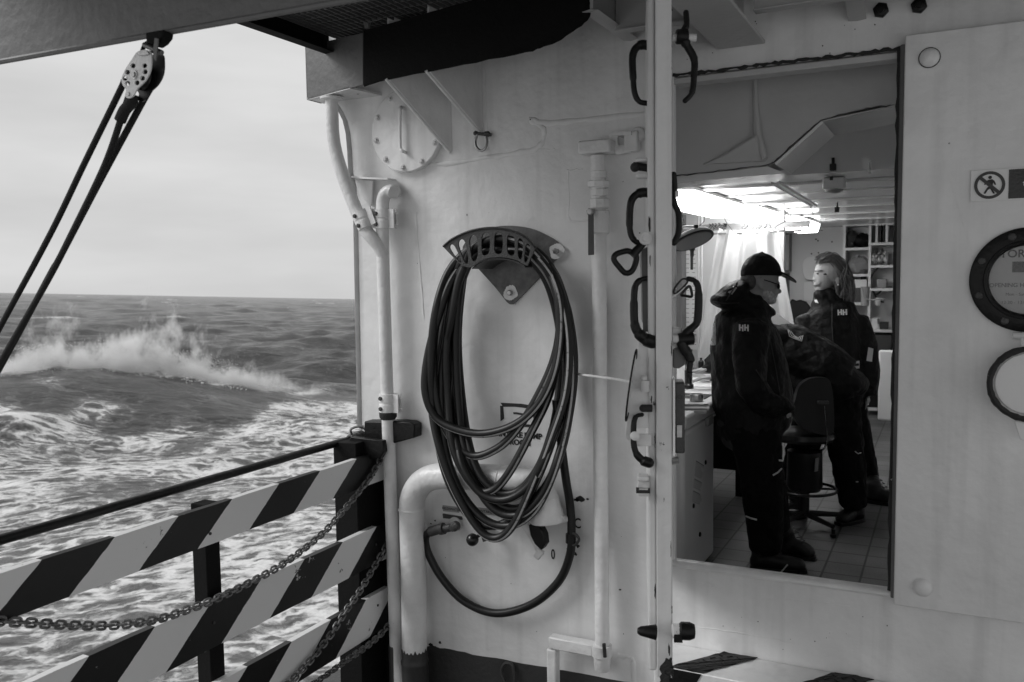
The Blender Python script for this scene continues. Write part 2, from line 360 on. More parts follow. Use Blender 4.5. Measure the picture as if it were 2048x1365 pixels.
# stencilled writing
TX, TZ = V((1, 0, 0)), V((0, 0, 1))
c = W(1040, 871, .002); text('INTAKE PUMP', .0335, c, TX, TZ, M['stencil'], wl, bold=.0013)
c = W(1040, 886, .002); text('ROOM', .0335, c, TX, TZ, M['stencil'], wl, bold=.0013)
c = W(1155, 1048, .002); text('C', .062, c, TX, TZ, M['stencil'], wl, bold=.0008, sx=.75)
c = W(1106, 1110, .002); text('0', .062, c, TX, TZ, M['stencil'], wl, bold=.0008, sx=.62)
b = MB()
for q in (((1001, 806), (1042, 808), (1066, 812), (1064, 818), (1030, 814), (1006, 814)), ((1000, 812), (1006, 812), (1008, 838), (1001, 843)), ((1030, 848), (1070, 850), (1072, 855), (1030, 854)), ((1066, 815), (1071, 815), (1072, 850), (1067, 850)), ((1026, 825), (1033, 825), (1050, 828), (1050, 832), (1033, 829), (1027, 829)), ((1046, 828), (1051, 828), (1046, 846), (1041, 846))):
    b.plate(PX(q, W, .002), (0, .0012, 0))
b.build('stencilled_box_symbol', M['stencil'], wl, smooth=False)
# doorway coaming: sill bar, side bar with rubber, head
fr = thing('door_frame', 'steel coaming round the open doorway with chipped black rubber', 'door frame', (-.57, D, z0o))
b = MB(); b.tube([V((x0o - .02, D + .008, z0o - .013)), V((x1o + .03, D + .008, z0o - .013))], (.015, .026), 16, ref=(0, 0, 1)); b.build('sill', M['pipe'], fr)
b = MB(); b.box(x1o - .001, x1o + .045, D - .028, D - .001, z0o - .02, z1o + .01); b.build('side_bar', M['greyb'], fr, bevel=.004)
b = MB(); P = [V((x1o - .004, D - .006, z)) for z in np.linspace(z0o, z1o, 60)]
b.tube([p + V((random.uniform(-.002, .002), random.uniform(-.003, .003), 0)) for p in P], [random.uniform(.006, .010) for _ in P], 7)
P = [V((x, D - .006, z1o + .002)) for x in np.linspace(x0o, x1o, 60)]
b.tube([p + V((0, random.uniform(-.003, .003), random.uniform(-.003, .003))) for p in P], [random.uniform(.003, .009) for _ in P], 7); b.build('rubber_seal', M['gasket'], fr)
b = MB(); b.box(x0o, x1o - .005, D + .004, D + .08, z1o - .03, z1o - .006); b.build('head_bar', M['casing'], fr, bevel=.004)
# step in front of the doorway
ys = oz(1349, 1338, .177).y
st = thing('door_step', 'low white steel step with slanting black bands below the doorway', 'step', (.5, D - .15, DECK))
b = MB(); b.box(-.985, 2.4, ys, D - .004, DECK + .004, .177); b.build('tread', M['wall'], st, bevel=.004)
b = MB()
for dx in (0, .42, .84, 1.26, 1.68):
    q = [oz(1446, 1306, .180), oz(1515, 1319, .180), oz(1402, 1349, .180), oz(1338, 1336, .180)]
    q[0].y = q[1].y = D - .006; q[2].y = q[3].y = ys + .001
    b.plate(rough_edge([p + V((dx, 0, 0)) for p in q], .003, .02, int(dx * 10)), (0, 0, .002))
    f = [V((q[3].x + dx, ys - .003, .176)), V((q[2].x + dx, ys - .003, .176)), V((q[2].x + dx - .10, ys - .003, -.02)), V((q[3].x + dx - .12, ys - .003, -.02))]
    b.plate(f, (0, .002, 0))
    x0, x1 = q[0].x + dx - .03, q[1].x + dx - .05
    for i in range(5):
        for j in range(7):
            cx = q[3].x + dx + .03 + i * .035 + j * .022; cy = ys + .03 + j * .038
            tt = (cy - ys) / (D - ys); lo_ = q[3].x * (1 - tt) + q[0].x * tt + dx; hi_ = q[2].x * (1 - tt) + q[1].x * tt + dx
            if cy < D - .03 and lo_ + .015 < cx < hi_ - .015: b.obox(V((cx, cy, .1835)), V((.008, .008 * (-1) ** (i + j), 0)), V((.002, -.002 * (-1) ** (i + j), 0)), V((0, 0, .0010)))
b.build('black_bands', M['black'], st)

# ================================================================== OVERHEAD
DK = 2.80
b = MB(); b.box(-1.15, 2.6, -3.0, D + .03, DK, DK + .03); struct(b.build('ceiling', M['over']))
db = thing('deck_beam', 'wide grey deck beam overhead that meets the bulkhead above the doorway', 'beam', (-.71, D, 2.52))
xa, xb_ = W(1436, 103).x, W(1531, 85).x
b = MB(); b.box(xa, xb_, -2.6, D - .004, 2.518, 2.532); b.build('flange', M['over'], db, bevel=.003)
b = MB(); b.box((xa + xb_) / 2 - .008, (xa + xb_) / 2 + .008, -2.6, D - .004, 2.533, DK - .002); b.build('web', M['over'], db)
def xbeam(y, xs, xe, z0, lab, wflg=.05):
    t = thing('deck_stiffener', lab, 'stiffener', (xs, y, z0), 'stiffeners under the overhead deck')
    b = MB(); b.box(xs, xe, y - .006, y + .006, z0 + .008, DK - .002); b.build('web', M['over'], t)
    b = MB(); b.box(xs, xe, y - wflg / 2, y + wflg / 2, z0, z0 + .007); b.build('flange', M['over'], t, bevel=.002)
xbeam(3.12, xb_ + .004, 2.5, oy(1580, 15, 3.12).z, 'pale stiffener overhead to the right of the wide deck beam')
xbeam(3.12, -1.12, xa - .004, oy(1580, 15, 3.12).z, 'short pale stiffener overhead between the black platform and the wide deck beam')
xbeam(1.7, xb_ + .004, 2.5, 2.66, 'stiffener overhead nearest the camera')
t = thing('knee_bracket', 'small pale bracket overhead between the stiffener and the bulkhead, right of the deck beam', 'bracket', (-.3, 3.1, 2.6))
p0 = W(1711, 41); b = MB(); b.plate([V((p0.x, D - .002, 2.56)), V((p0.x, 3.14, 2.63)), V((p0.x, 3.14, DK - .004)), V((p0.x, D - .002, DK - .004))], (.012, 0, 0)); b.build('web', M['over'], t)
b = MB(); b.tube([V((p0.x + .006, D - .003, 2.558)), V((p0.x + .006, 3.14, 2.628))], (.004, .03), 4, ref=(0, 0, 1)); b.build('flange', M['over'], t)
# small diagonal bracket left of the door head
t = thing('knee_bracket', 'diagonal bracket overhead between the black platform and the door leaf', 'bracket', (-1.1, 3.1, 2.5))
P1, P2 = W(1262, 80), oy(1180, 22, 2.88)
b = MB(); b.tube([P1, P2], (.005, .03), 4, ref=(0, 0, 1)); b.build('flange', M['over'], t)
b = MB(); b.plate([P1 + V((0, 0, .006)), P2 + V((0, 0, .006)), V((P2.x, P2.y, DK - .003)), V((P1.x, P1.y - .002, DK - .003))], (.012, 0, 0)); b.build('web', M['over'], t)
for px, py, lb in ((1762, 22, 'left one of two dark hexagonal bolts high on the bulkhead'), (1838, 13, 'right one of two dark hexagonal bolts high on the bulkhead')):
    c = W(px, py, 0); b = MB(); b.bolt(c, (0, -1, 0), .027, .016); b.cyl(c, c + V((0, -.028, 0)), .012)
    tag(b.build('hex_bolt', M['black'], bevel=.002), lb, 'bolt', 'bolts high on the bulkhead')
# near beam across the top left
yb = 1.5; bz = oy(345, 60, yb).z
bm_ = thing('crane_beam', 'grey steel beam crossing the top left corner above the block', 'beam', (-1.6, yb, bz))
b = MB(); A = oy(-260, 168, yb); B = oy(760, -13, yb)
n_ = 60; low = []; 
for i in range(n_ + 1):
    p = A.lerp(B, i / n_); low.append(V((p.x, yb, p.z + random.uniform(-.0018, .0018))))
b.plate(low + [V((B.x, yb, B.z + .4)), V((A.x, yb, A.z + .4))], (0, .012, 0)); b.build('web', M['greyb'], bm_)
b = MB(); b.tube([V((A.x, yb + .006, A.z)), V((B.x, yb + .006, B.z))], .008, 8); b.build('rolled_edge', M['greyb'], bm_)

# platform above: fascia, side beam, grating
P0 = oy(615, 200, 3.25); P1 = oy(1050, 102, 2.95); dv = (P1 - P0); dv.z = 0; dv.normalize(); nv = V((dv.y, -dv.x, 0))
def pf(px, py, off=0.):
    d = ray(px, py); k = (P0 + nv * off - EYE).dot(nv) / d.dot(nv); return EYE + d * k
pl = thing('overhead_platform', 'dark platform with black fascia and mesh floor projecting overhead from the bulkhead', 'platform', (-1.9, 3.0, 2.51))
back = -nv
o1 = PX([(613, 92), (615, 200), (726, 170), (726, 66)], pf)
b = MB(); b.plate(o1, back * .012); b.build('end_plate', M['greyb'], pl, bevel=.002)
lw = PX([(727, 170), (770, 158), (850, 142), (950, 122), (1050, 102), (1085, 91), (1120, 76), (1150, 56), (1168, 42), (1177, 27), (1178, 12), (1172, -4)], pf)
lw = spline(lw, 4)
b = MB(); b.plate(lw + PX([(1160, -60), (727, 62)], pf), back * .012); b.build('fascia', M['fascia'], pl)
b = MB(); jl = [p + V((0, 0, random.uniform(-.003, .002))) for p in lw]; b.tube([p + back * .006 for p in jl], .005, 6); b.build('edge_bead', M['fascia'], pl)
a0 = pf(615, 200); a1 = pf(700, 178)
b = MB(); b.plate([a0, a1, V((a1.x + .05, D, a0.z)), V((a0.x - .005, D, a0.z))], (0, 0, .01)); b.build('bottom_plate', M['lug'], pl)
b = MB(); b.plate([V((a0.x - .004, a0.y, a0.z)), V((a0.x - .004, D, a0.z)), V((a0.x - .004, D, 2.86)), V((a0.x - .004, a0.y, 2.86))], (.012, 0, 0)); b.build('outer_side_plate', M['greyb'], pl)
pz = 2.70; ps = oz(617, 92, pz)
b = MB(); b.box(ps.x - .012, ps.x, -.6, P0.y - .02, pz, pz + .13); b.box(ps.x - .012, ps.x + .045, -.6, P0.y - .02, pz - .006, pz - .001); b.build('side_beam', M['fascia'], pl)
gz = pz + .07; b = MB()
for x in np.arange(ps.x + .01, -1.17, .03): b.box(x, x + .004, -.5, D - .01, gz, gz + .03)
for y in np.arange(-.45, 3.2, .07): b.box(ps.x, -1.15, y, y + .005, gz + .005, gz + .025)
b.build('mesh_floor', M['greyb'], pl, smooth=False)
b = MB(); b.box(ps.x, -1.16, -.5, D - .002, gz + .05, gz + .055); b.build('deck_plate_above_mesh', M['greyb'], pl)
q = pf(735, 45); b = MB(); b.lathe(q + V((0, 0, .02)), (0, 0, -1), [(.018, 0), (.018, .03), (.012, .045)], 8); b.obox(q + V((.05, -.02, .0)), V((.05, -.01, 0)), V((0, .006, 0)), V((0, 0, .006))); b.build('clip', M['greyb'], pl)
# two gusset plates under the platform
def gusset(pxw, pyt, pf_pt, pyb, lab, th=.012):
    t = thing('gusset', lab, 'gusset', W(pxw, pyb), 'gussets under the platform')
    f = pf(*pf_pt); wx = f.x; bt = V((wx, D - .001, W(pxw, pyb).z))
    P = [f, bt, V((wx, D - .001, DK)), V((wx, f.y + .02, DK))]
    xw = W(pxw, pyb).x
    sh = xw - wx
    P = [f, V((xw, D - .001, bt.z)), V((xw, D - .001, DK)), V((wx, f.y + .02, DK))]
    b = MB(); b.plate(P, (th, 0, 0)); b.build('web', M['wall'], t, bevel=.002)
    b = MB(); b.tube([P[0], P[1]], .008, 8); b.build('rounded_edge', M['pipe'], t)
    return P[1]
gusset(900, 0, (772, 158), 305, 'broad sloping plate under the black platform beside the round hatch cover')
tipg = gusset(962, 0, (852, 141), 268, 'sloping plate under the black platform with a shackle hanging from its tip')
sh = thing('shackle', 'small bow shackle hanging from the tip of the sloping plate', 'shackle', W(964, 290, .03))
b = MB(); P = spline([W(955, 268, .02), W(951, 282, .025), W(953, 295, .03), W(962, 302, .03), W(971, 296, .03), W(974, 283, .025), W(970, 268, .02)], 6); b.tube(P, .006, 8); b.build('bow', M['steel'], sh)
b = MB(); b.cyl(W(948, 267, .02), W(982, 270, .02), .007, 10); b.ball(W(952, 267, .02), .011); b.bolt(W(970, 269, .02), (1, 0, 0), .012, .018); b.build('pin', M['cast'], sh)
# round hatch cover with bolts and bar handle
hc = thing('hatch_cover', 'round bolted plate with bar handle on the bulkhead, top left', 'hatch cover', W(818, 268))
ex = (W(888, 268).x - W(748, 268).x) / 2; cc = W(818, 262)
b = MB(); b.lathe(cc, (0, -1, 0), [(ex, 0), (ex, .022), (ex - .005, .027), (0, .027)], 64); b.build('plate', M['wall'], hc)
for k, a in enumerate(np.linspace(0, 2 * math.pi, 11)[:-1]):
    c = cc + V((math.cos(a + .2) * (ex - .022), -.027, math.sin(a + .2) * (ex - .022))); b = MB(); b.bolt(c, (0, -1, 0), .010, .009); b.lathe(c, (0, -1, 0), [(.015, 0), (.013, .002)], 14); b.build('bolt', M['lug'], hc)
b = MB(); b.tube(spline(PX([(802, 215)], W, .018) + PX([(801, 217), (800, 230), (800, 270), (801, 296), (806, 303)], W, .05) + PX([(814, 306)], W, .018), 6), .0075, 8); b.build('handle', M['wall'], hc)

# ================================================================== PIPES
p1 = thing('vent_pipe', 'thin white pipe bending down from the overhead corner at the ship side', 'pipe', W(668, 205, .1))
P = spline(PX([(663, 200), (664, 230), (666, 270), (673, 310), (689, 360), (708, 410), (728, 455), (744, 476)], W, .10) + [W(757, 492, .085), W(767, 512, .066)], 8)
b = MB(); b.tube(P, .030, 18); b.build('pipe_run', M['pipe'], p1); b = MB(); b.lathe(P[0] + V((0, 0, .01)), (0, 0, -1), [(.052, 0), (.052, .008), (.036, .014)], 24); b.build('top_collar', M['pipe'], p1)
p2 = thing('stand_pipe', 'upright white pipe with a small elbow on top at the bulkhead edge', 'pipe', W(775, 800, .06))
P = spline(PX([(786, 384), (779, 383), (771, 389), (766, 402), (765, 430), (766, 520), (770, 650), (774, 780), (780, 950), (787, 1150), (792, 1300), (797, 1420)], W, .065), 8); P[0] = W(790, 384, .02)
b = MB(); b.tube(P, .030, 18); b.build('pipe_run', M['pipe'], p2)
b = MB(); b.lathe(W(765, 440, .065), (0, 0, 1), [(.036, 0), (.036, .02), (.031, .024)], 20); b.build('joint_ring', M['pipe'], p2)
sf = thing('pipe_shelf', 'small curved plate lug on the bulkhead above the pipe elbow', 'bracket', W(745, 360, .03))
b = MB(); b.plate([W(703, 356, .0), W(790, 362, .0), W(789, 362, .04), W(775, 360, .08), W(725, 358, .09), W(703, 356, .05)], (0, 0, .008)); b.build('plate', M['wall'], sf)
b = MB(); b.plate([W(712, 360, .03), W(745, 362, .03), W(742, 415, .02), W(728, 400, .02)], (0, .008, 0)); b.build('rib', M['wall'], sf)
def clamp(pc, axis, r, hgt, name, label, dark=False, parent=None, sc=1.):
    t = parent
    ax = V(axis).normalized(); b = MB(); b.lathe(pc - ax * hgt / 2, ax, [(r, 0), (r + .010, .001), (r + .010, hgt * .42), (r + .007, hgt * .46), (r + .007, hgt * .54), (r + .010, hgt * .58), (r + .010, hgt - .001), (r, hgt)], 24)
    sd = V((1, 0, 0)) - ax * ax.x; sd.normalize(); nn = ax.cross(sd)
    for s in (-1, 1):
        b.obox(pc + sd * (r + .018) + nn * (s * .011), sd * .015, nn * .004, ax * (hgt / 2))
    b.build('clamp', M['pipe'], t)
    for s in (-.28, .28):
        b = MB(); c = pc + ax * (hgt * s) + V((0, -1, 0)) * (r + .006); b.bolt(c - sd * .012, (0, -1, 0), .010, .009); b.build('bolt', M['cast'], t)
        b = MB(); c2 = pc + ax * (hgt * s) + sd * (r + .018); b.cyl(c2 - sd * .02, c2 + sd * .028, .004, 8); b.bolt(c2, sd, .008, .008); b.build('bolt', M['pipe'], t)
d1 = (P[30] - P[22])
clamp(W(728, 441, .10), (.42, 0, -1), .030, .085, 0, 0, parent=p1)
clamp(W(767, 439, .065), (0, 0, 1), .032, .085, 0, 0, parent=p2)
clamp(W(776, 806, .065), (0, 0, 1), .032, .085, 0, 0, parent=p2)
b = MB(); b.lathe(W(776, 826, .065), (0, 0, -1), [(.0405, -.012), (.0410, 0), (.0405, .018), (.033, .03)], 24); b.build('black_paint_band', M['gasket'], p2)
b = MB(); b.lathe(W(790, 1290, .065), (0, 0, -1), [(.0305, 0), (.0312, .01), (.0305, .5)], 18); b.build('black_foot', M['kick'], p2)
# big hooked pipe
RB = .058
p3 = thing('fat_hooked_pipe', 'fat white pipe bent over like a cane behind the hose coils', 'pipe', W(830, 1300, .12))
P = spline([W(829, 1400, .10), W(829, 1300, .10), W(827, 1150, .10), W(824, 1040, .10), W(825, 1000, .10), W(838, 972, .10), W(862, 956, .10), W(900, 952, .10), W(960, 955, .10), W(1010, 958, .10), W(1052, 962, .10), W(1080, 980, .10), W(1094, 1012, .10)], 8)
b = MB(); b.tube(P, RB, 28); b.build('pipe_run', M['pipe'], p3)
for q, ax in ((W(823, 1019, .10), (0, 0, 1)), (W(1003, 958, .10), (1, 0, -.05))):
    b = MB(); b.lathe(V(q) - V(ax) * .004, ax, [(RB, 0), (RB + .003, .002), (RB + .003, .006), (RB, .009)], 28); b.build('weld_ring', M['pipe'], p3)
q = W(829, 1300, .10); ztop = q.z; b = MB(); rs = [(RB + .0015, 0), (RB + .002, .02), (RB + .002, .04), (RB + .006, .05), (RB + .006, .06), (RB + .003, .07), (RB + .003, .30)]
b.lathe(q, (0, 0, -1), rs, 28); b.build('dark_foot', M['kick'], p3)
b = MB()
for k in range(20):
    a = k / 20 * 2 * math.pi; b.plate([q + V((math.cos(a - .17) * (RB + .002), math.sin(a - .17) * (RB + .002), -.004)), q + V((math.cos(a + .17) * (RB + .002), math.sin(a + .17) * (RB + .002), -.004)), q + V((math.cos(a) * (RB + .002), math.sin(a) * (RB + .002), random.uniform(.004, .02)))], (0, 0, -.001))
b.build('ragged_paint_edge', M['kick'], p3)
vh = thing('valve_hood', 'white bell shaped valve body at the end of the fat hooked pipe', 'valve', W(1095, 1020, .10))
q = W(1091, 1004, .10); b = MB(); b.lathe(q, (.10, 0, -1), [(RB, -.02), (RB + .004, .01), (RB + .010, .04), (RB + .016, .075), (RB + .012, .085), (.02, .085)], 28); b.build('bell', M['pipe'], vh)
b = MB(); b.tube([W(1100, 1030, .10), W(1122, 1040, .08), W(1132, 1038, .06)], [.028, .02, .016], 12); b.bolt(W(1126, 1036, .09), (0, -1, 0), .014, .014); b.build('lug', M['lug'], vh)
b = MB(); b.tube([W(1050, 1048, .1), W(1066, 1074, .1), W(1076, 1098, .1), W(1084, 1112, .1)], [(.022, .014), (.02, .012), (.014, .010), (.014, .010)], 10); b.build('lever', M['lug'], vh)
b = MB(); b.plate(PX([(1056, 1050), (1078, 1052), (1088, 1072), (1090, 1090), (1082, 1102), (1068, 1088), (1060, 1072)], W, .125), (0, .05, 0)); b.build('black_flap', M['black'], vh, bevel=.006)
b = MB(); b.obox(W(1078, 1108, .12), V((.012, 0, .018)), V((0, .012, 0)), V((-.012, 0, .008))); b.build('lever_tip', M['lug'], vh, bevel=.004)
# upright service pipe with unions and ball valve
p4 = thing('service_pipe', 'straight white upright pipe with union nuts between the hose and the door', 'pipe', W(1203, 1200, .07))
P = [W(1196, 312, .07), W(1198, 500, .07), W(1200, 800, .07), W(1203, 1100, .07), W(1205, 1330, .07)]
b = MB(); b.tube(spline(P, 6), .030, 20); b.build('pipe_run', M['pipe'], p4)
b = MB(); c = W(1196, 296, .06); b.obox(c, V((.068, 0, 0)), V((0, .05, 0)), V((0, 0, .026))); b.build('block', M['pipe'], p4, bevel=.008)
def ring(px, py, r, h, seg=24): q = W(px, py, .07); return q, r, h, seg
for px, py, r, h, sg in ((1197, 350, .033, .03, 24), (1197, 369, .046, .026, 8), (1198, 386, .036, .03, 8), (1198, 396, .030, .01, 20), (1199, 408, .040, .04, 8), (1199, 445, .042, .09, 24)):
    b = MB(); b.lathe(W(px, py, .07) - V((0, 0, h / 2)), (0, 0, 1), [(r - .004, 0), (r, .003), (r, h - .003), (r - .004, h)], sg); b.build('union_nut', M['pipe'], p4)
b = MB(); b.cyl(W(1186, 424, .10), W(1181, 424, .15), .012); b.bolt(W(1181, 424, .15), (0, -1, 0), .014, .012); b.build('valve_stem', M['steel'], p4)
b = MB(); b.plate(PX([(1176, 420), (1186, 420), (1187, 510), (1176, 511)], W, .145), (0, .008, 0)); b.build('valve_lever', M['cast'], p4, bevel=.002)
b = MB(); b.lathe(W(1204, 1288, .07), (0, 0, -1), [(.030, 0), (.041, .004), (.042, .05), (.036, .055), (.034, .1), (.03, .112)], 20); b.build('foot_socket', M['lug'], p4)
b = MB(); c = W(1208, 1300, .113); b.tube([c + V((0, .0, .025)), c + V((.004, 0, -.03))], .008, 8); b.build('rusty_clip', M['gasket'], p4)
lg = thing('pipe_lug', 'small white lug and clip on the bulkhead beside the pipe top', 'bracket', W(1260, 285, .02))
b = MB(); b.tube(spline(PX([(1228, 268), (1228, 290), (1236, 300), (1250, 298), (1262, 296)], W, .04), 5), (.008, .02), 6, ref=(0, -1, 0)); b.plate(PX([(1222, 265), (1262, 263), (1262, 270), (1222, 272)], W, .06), (0, .05, 0)); b.build('clip', M['wall'], lg)
b = MB(); b.lathe(W(1278, 270, 0), (0, -1, 0), [(.03, 0), (.03, .02), (.02, .03)], 20); b.obox(W(1264, 284, .03), V((.028, 0, 0)), V((0, .02, 0)), V((0, 0, .04))); b.build('block', M['wall'], lg, bevel=.006)
ft = thing('pipe_bracket', 'square white tube bracket on the bulkhead at the foot of the upright pipe', 'bracket', W(1110, 1330, .06))
b = MB(); P = [W(1188, 1291, .06), W(1113, 1289, .06), W(1107, 1293, .06), W(1107, 1400, .06)]
b.obox(W(1145, 1290, .06), V(((W(1190, 0).x - W(1096, 0).x) / 2 * .98, 0, 0)), V((0, .026, 0)), V((0, 0, .026))); c = W(1107, 1350, .06); b.obox(c - V((0, 0, .02)), V((.021, 0, 0)), V((0, .0255, 0)), V((0, 0, .14))); b.build('square_tube', M['pipe'], ft, bevel=.006)
b = MB(); b.tube(spline(PX([(1010, 1365), (1003, 1345), (1010, 1328), (1025, 1332), (1030, 1365)], W, .02), 5), .008, 8); tag(b.build('wall_eye', M['kick']), 'small dark eye on the dark edging below the hose loop', 'lug')

# ================================================================== HOSE RACK AND HOSE
rk = thing('hose_rack', 'wall mounted hose rack with slotted curved comb and worn grey fan plate', 'hose rack', W(1010, 540, 0))
fan = [(1024, 452), (1060, 457), (1092, 470), (1115, 484), (1122, 496), (1121, 510), (1108, 524), (1070, 565), (1032, 604), (1024, 609), (1014, 605), (990, 575), (950, 531), (925, 502), (935, 480), (960, 464), (990, 454)]
b = MB(); b.plate(spline(PX(fan, W, .012), 3, True), (0, .008, 0)); b.build('fan_plate', M['plateg'], rk, bevel=.002)
for (px, py) in ((1113, 503), (1021, 586)):
    r_ = random.Random(px)
    c = W(px, py, .0145); rr_ = .034
    b = MB(); b.plate([c + V((math.cos(t) * rr_ * (1 + .12 * math.sin(3 * t + px) + r_.uniform(-.05, .05)), 0, math.sin(t) * rr_ * .95 * (1 + .1 * math.sin(2 * t) + r_.uniform(-.05, .05)))) for t in np.linspace(0, 2 * math.pi, 50)[:-1]], (0, .001, 0)); b.build('bare_paint_patch', M['pipe'], rk)
    b = MB(); b.bolt(c, (0, -1, 0), .013, .014); b.build('bolt', M['steel'], rk)
# slotted comb standing off the wall
O0 = PX([(887, 495), (905, 480), (935, 466), (968, 459), (1000, 459), (1030, 466), (1052, 478), (1070, 497)], W, .20)
I0 = PX([(916, 525), (928, 533), (944, 534), (968, 519), (1000, 515), (1030, 520), (1046, 529), (1055, 532)], W, .20)
O = spline(O0, 6); I = spline(I0, 6)
holes = []
for u in np.linspace(.10, .90, 8):
    def LP(t, v):
        fi = t * (len(O) - 1); i = min(int(fi), len(O) - 2); q = fi - i
        return O[i].lerp(O[i + 1], q).lerp(I[i].lerp(I[i + 1], q), v)
    hw = .040; hh = []
    for k in range(16):
        a = 2 * math.pi * k / 16; hh.append(LP(u + hw * math.cos(a) * (1 if abs(math.sin(a)) < .8 else 1), .50 + .39 * (abs(math.sin(a)) ** .5) * (1 if math.sin(a) > 0 else -1)))
    holes.append(hh)
b = MB(); b.plate(O + I[::-1], (0, .008, 0), holes); b.build('slotted_comb', M['cast'], rk, bevel=.0015)
b = MB(); b.tube([p + V((0, .004, .003)) for p in O], (.006, .012), 8, ref=(0, 0, 1)); b.build('comb_rim', M['cast'], rk)
# saddle: arched plate from wall to comb that carries the coils
b = MB(); Sw = spline(PX([(944, 536), (968, 521), (1000, 517), (1030, 522), (1050, 533)], W, .19), 5)
for i in range(len(Sw) - 1):
    p, q = Sw[i], Sw[i + 1]; b.plate([p, q, V((q.x, D - .01, q.z)), V((p.x, D - .01, p.z))], (0, 0, -.005))
b.build('saddle', M['cast'], rk)
hs = thing('rubber_hose', 'long black rubber hose with printed white stripe, coiled over the rack', 'hose', W(1000, 800, .1))
HR = .0178
loops = [
 # (pixel path, stand-off list start) : each loop runs over the saddle and hangs
 ([(1002, 490), (955, 496), (912, 530), (882, 600), (868, 680), (868, 760), (880, 830), (905, 880), (945, 912), (990, 900), (1030, 865), (1072, 800), (1108, 720), (1120, 640), (1105, 560), (1065, 505)], .17),
 ([(1000, 500), (950, 508), (905, 560), (878, 630), (856, 710), (850, 780), (868, 830), (905, 856), (965, 868), (1030, 850), (1080, 805), (1110, 740), (1122, 660), (1117, 590), (1090, 530), (1050, 505)], .19),
 ([(1000, 493), (960, 500), (918, 545), (900, 620), (892, 710), (896, 800), (905, 890), (930, 950), (960, 982), (990, 978), (1022, 940), (1060, 870), (1098, 790), (1118, 700), (1128, 640), (1112, 560), (1070, 508)], .145),
 ([(1005, 486), (950, 492), (900, 540), (872, 620), (862, 720), (864, 820), (880, 900), (905, 970), (940, 1035), (970, 1070), (1000, 1075), (1030, 1045), (1065, 970), (1100, 880), (1130, 790), (1138, 700), (1128, 610), (1100, 540), (1050, 498)], .18),
 ([(1005, 483), (965, 490), (930, 530), (915, 620), (912, 720), (918, 820), (930, 900), (955, 965), (1000, 1010), (1045, 1015), (1090, 975), (1120, 910), (1138, 830), (1144, 740), (1136, 640), (1110, 550), (1060, 500)], .12),
 ([(1005, 488), (960, 494), (922, 550), (902, 640), (884, 740), (884, 840), (896, 920), (925, 990), (970, 1040), (1020, 1052), (1070, 1020), (1105, 950), (1132, 860), (1146, 760), (1140, 660), (1118, 570), (1070, 505)], .15),
 ([(1010, 480), (965, 484), (925, 520), (905, 590), (896, 690), (903, 800), (915, 890), (945, 960), (990, 1020), (1040, 1030), (1085, 990), (1115, 920), (1140, 820), (1148, 720), (1134, 620), (1098, 530), (1058, 494)], .095),
 ([(1005, 496), (958, 502), (925, 560), (912, 650), (908, 750), (912, 850), (925, 930), (960, 985), (1010, 1000), (1060, 970), (1095, 900), (1115, 810), (1122, 720), (1116, 640), (1092, 560), (1050, 510)], .075),
 ([(1008, 500), (958, 508), (912, 560), (888, 650), (874, 740), (872, 840), (886, 930), (915, 1000), (955, 1046), (1000, 1050), (1040, 1020), (1078, 950), (1112, 860), (1140, 770), (1144, 690), (1128, 600), (1072, 512)], .11),
 ([(1008, 478), (965, 486), (935, 520), (922, 590), (916, 680), (922, 780), (936, 880), (960, 950), (1000, 985), (1040, 980), (1080, 930), (1108, 850), (1130, 760), (1134, 670), (1118, 590), (1088, 530), (1052, 492)], .055),
]
rnd = random.Random(5); b = MB()
for li, (pth, off) in enumerate(loops):
    n = len(pth); P = []
    for i, (x, y) in enumerate(pth):
        kk = min(1, max(0, (y - 505) / 90)); kp = min(1, max(0, (y - 800) / 110)); P.append(W(x, y, (off + .012 * math.sin(i * 1.3 + li)) * kk + (1 - kk) * (.055 + .013 * li)) if kp == 0 else W(x, y, kp * (max(off, .178) + .011 * (li % 4)) + (1 - kp) * off))
    b = MB(); b.tube(spline(P, 9, True), HR, 14, closed=True); b.build('coil', M['hose'], hs)
tail = [(1112, 800, .10), (1124, 900, .09), (1132, 960, .07), (1140, 1010, .05), (1143, 1060, .05), (1140, 1110, .05), (1116, 1165, .05), (1062, 1210, .05), (992, 1227, .05), (930, 1204, .05), (885, 1158, .06), (857, 1108, .07), (851, 1076, .08), (862, 1062, .085), (876, 1058, .085)]
b = MB(); b.tube(spline([W(x, y, o) for x, y, o in tail], 10), HR * 1.02, 14); b.build('tail', M['hose'], hs)
b = MB(); b.tube([W(860, 1064, .085), W(880, 1058, .085)], .023, 14); b.tube([W(880, 1059, .085), W(888, 1057, .085)], .027, 10); b.tube([W(888, 1058, .085), W(905, 1055, .08)], .018, 12); b.build('coupling', M['cast'], hs)
tp = thing('wall_tap', 'black tap on the bulkhead that the hose end is screwed to', 'tap', W(908, 1055, 0))
b = MB(); b.cyl(W(908, 1052, 0), W(906, 1055, .09), .02); b.lathe(W(906, 1055, .105), (0, 1, 0), [(.012, 0), (.022, .006), (.022, .03)], 12); b.build('body', M['cast'], tp)
b = MB(); b.lathe(W(912, 1048, 0), (0, -1, 0), [(.035, 0), (.033, .012), (.02, .016)], 20); b.build('flange', M['lug'], tp)
tv = thing('wall_tap', 'small tap with black ball knob between the hose tap and the coil bottoms', 'tap', W(965, 1060, 0))
b = MB(); b.cyl(W(972, 1052, 0), W(965, 1062, .08), .018); b.tube([W(965, 1062, .08), W(972, 1082, .08)], .015, 10); b.build('body', M['cast'], tv)
b = MB(); b.ball(W(945, 1080, .11), .028); b.tube([W(950, 1077, .11), W(966, 1066, .08)], .008, 8); b.build('knob', M['plastic'], tv)
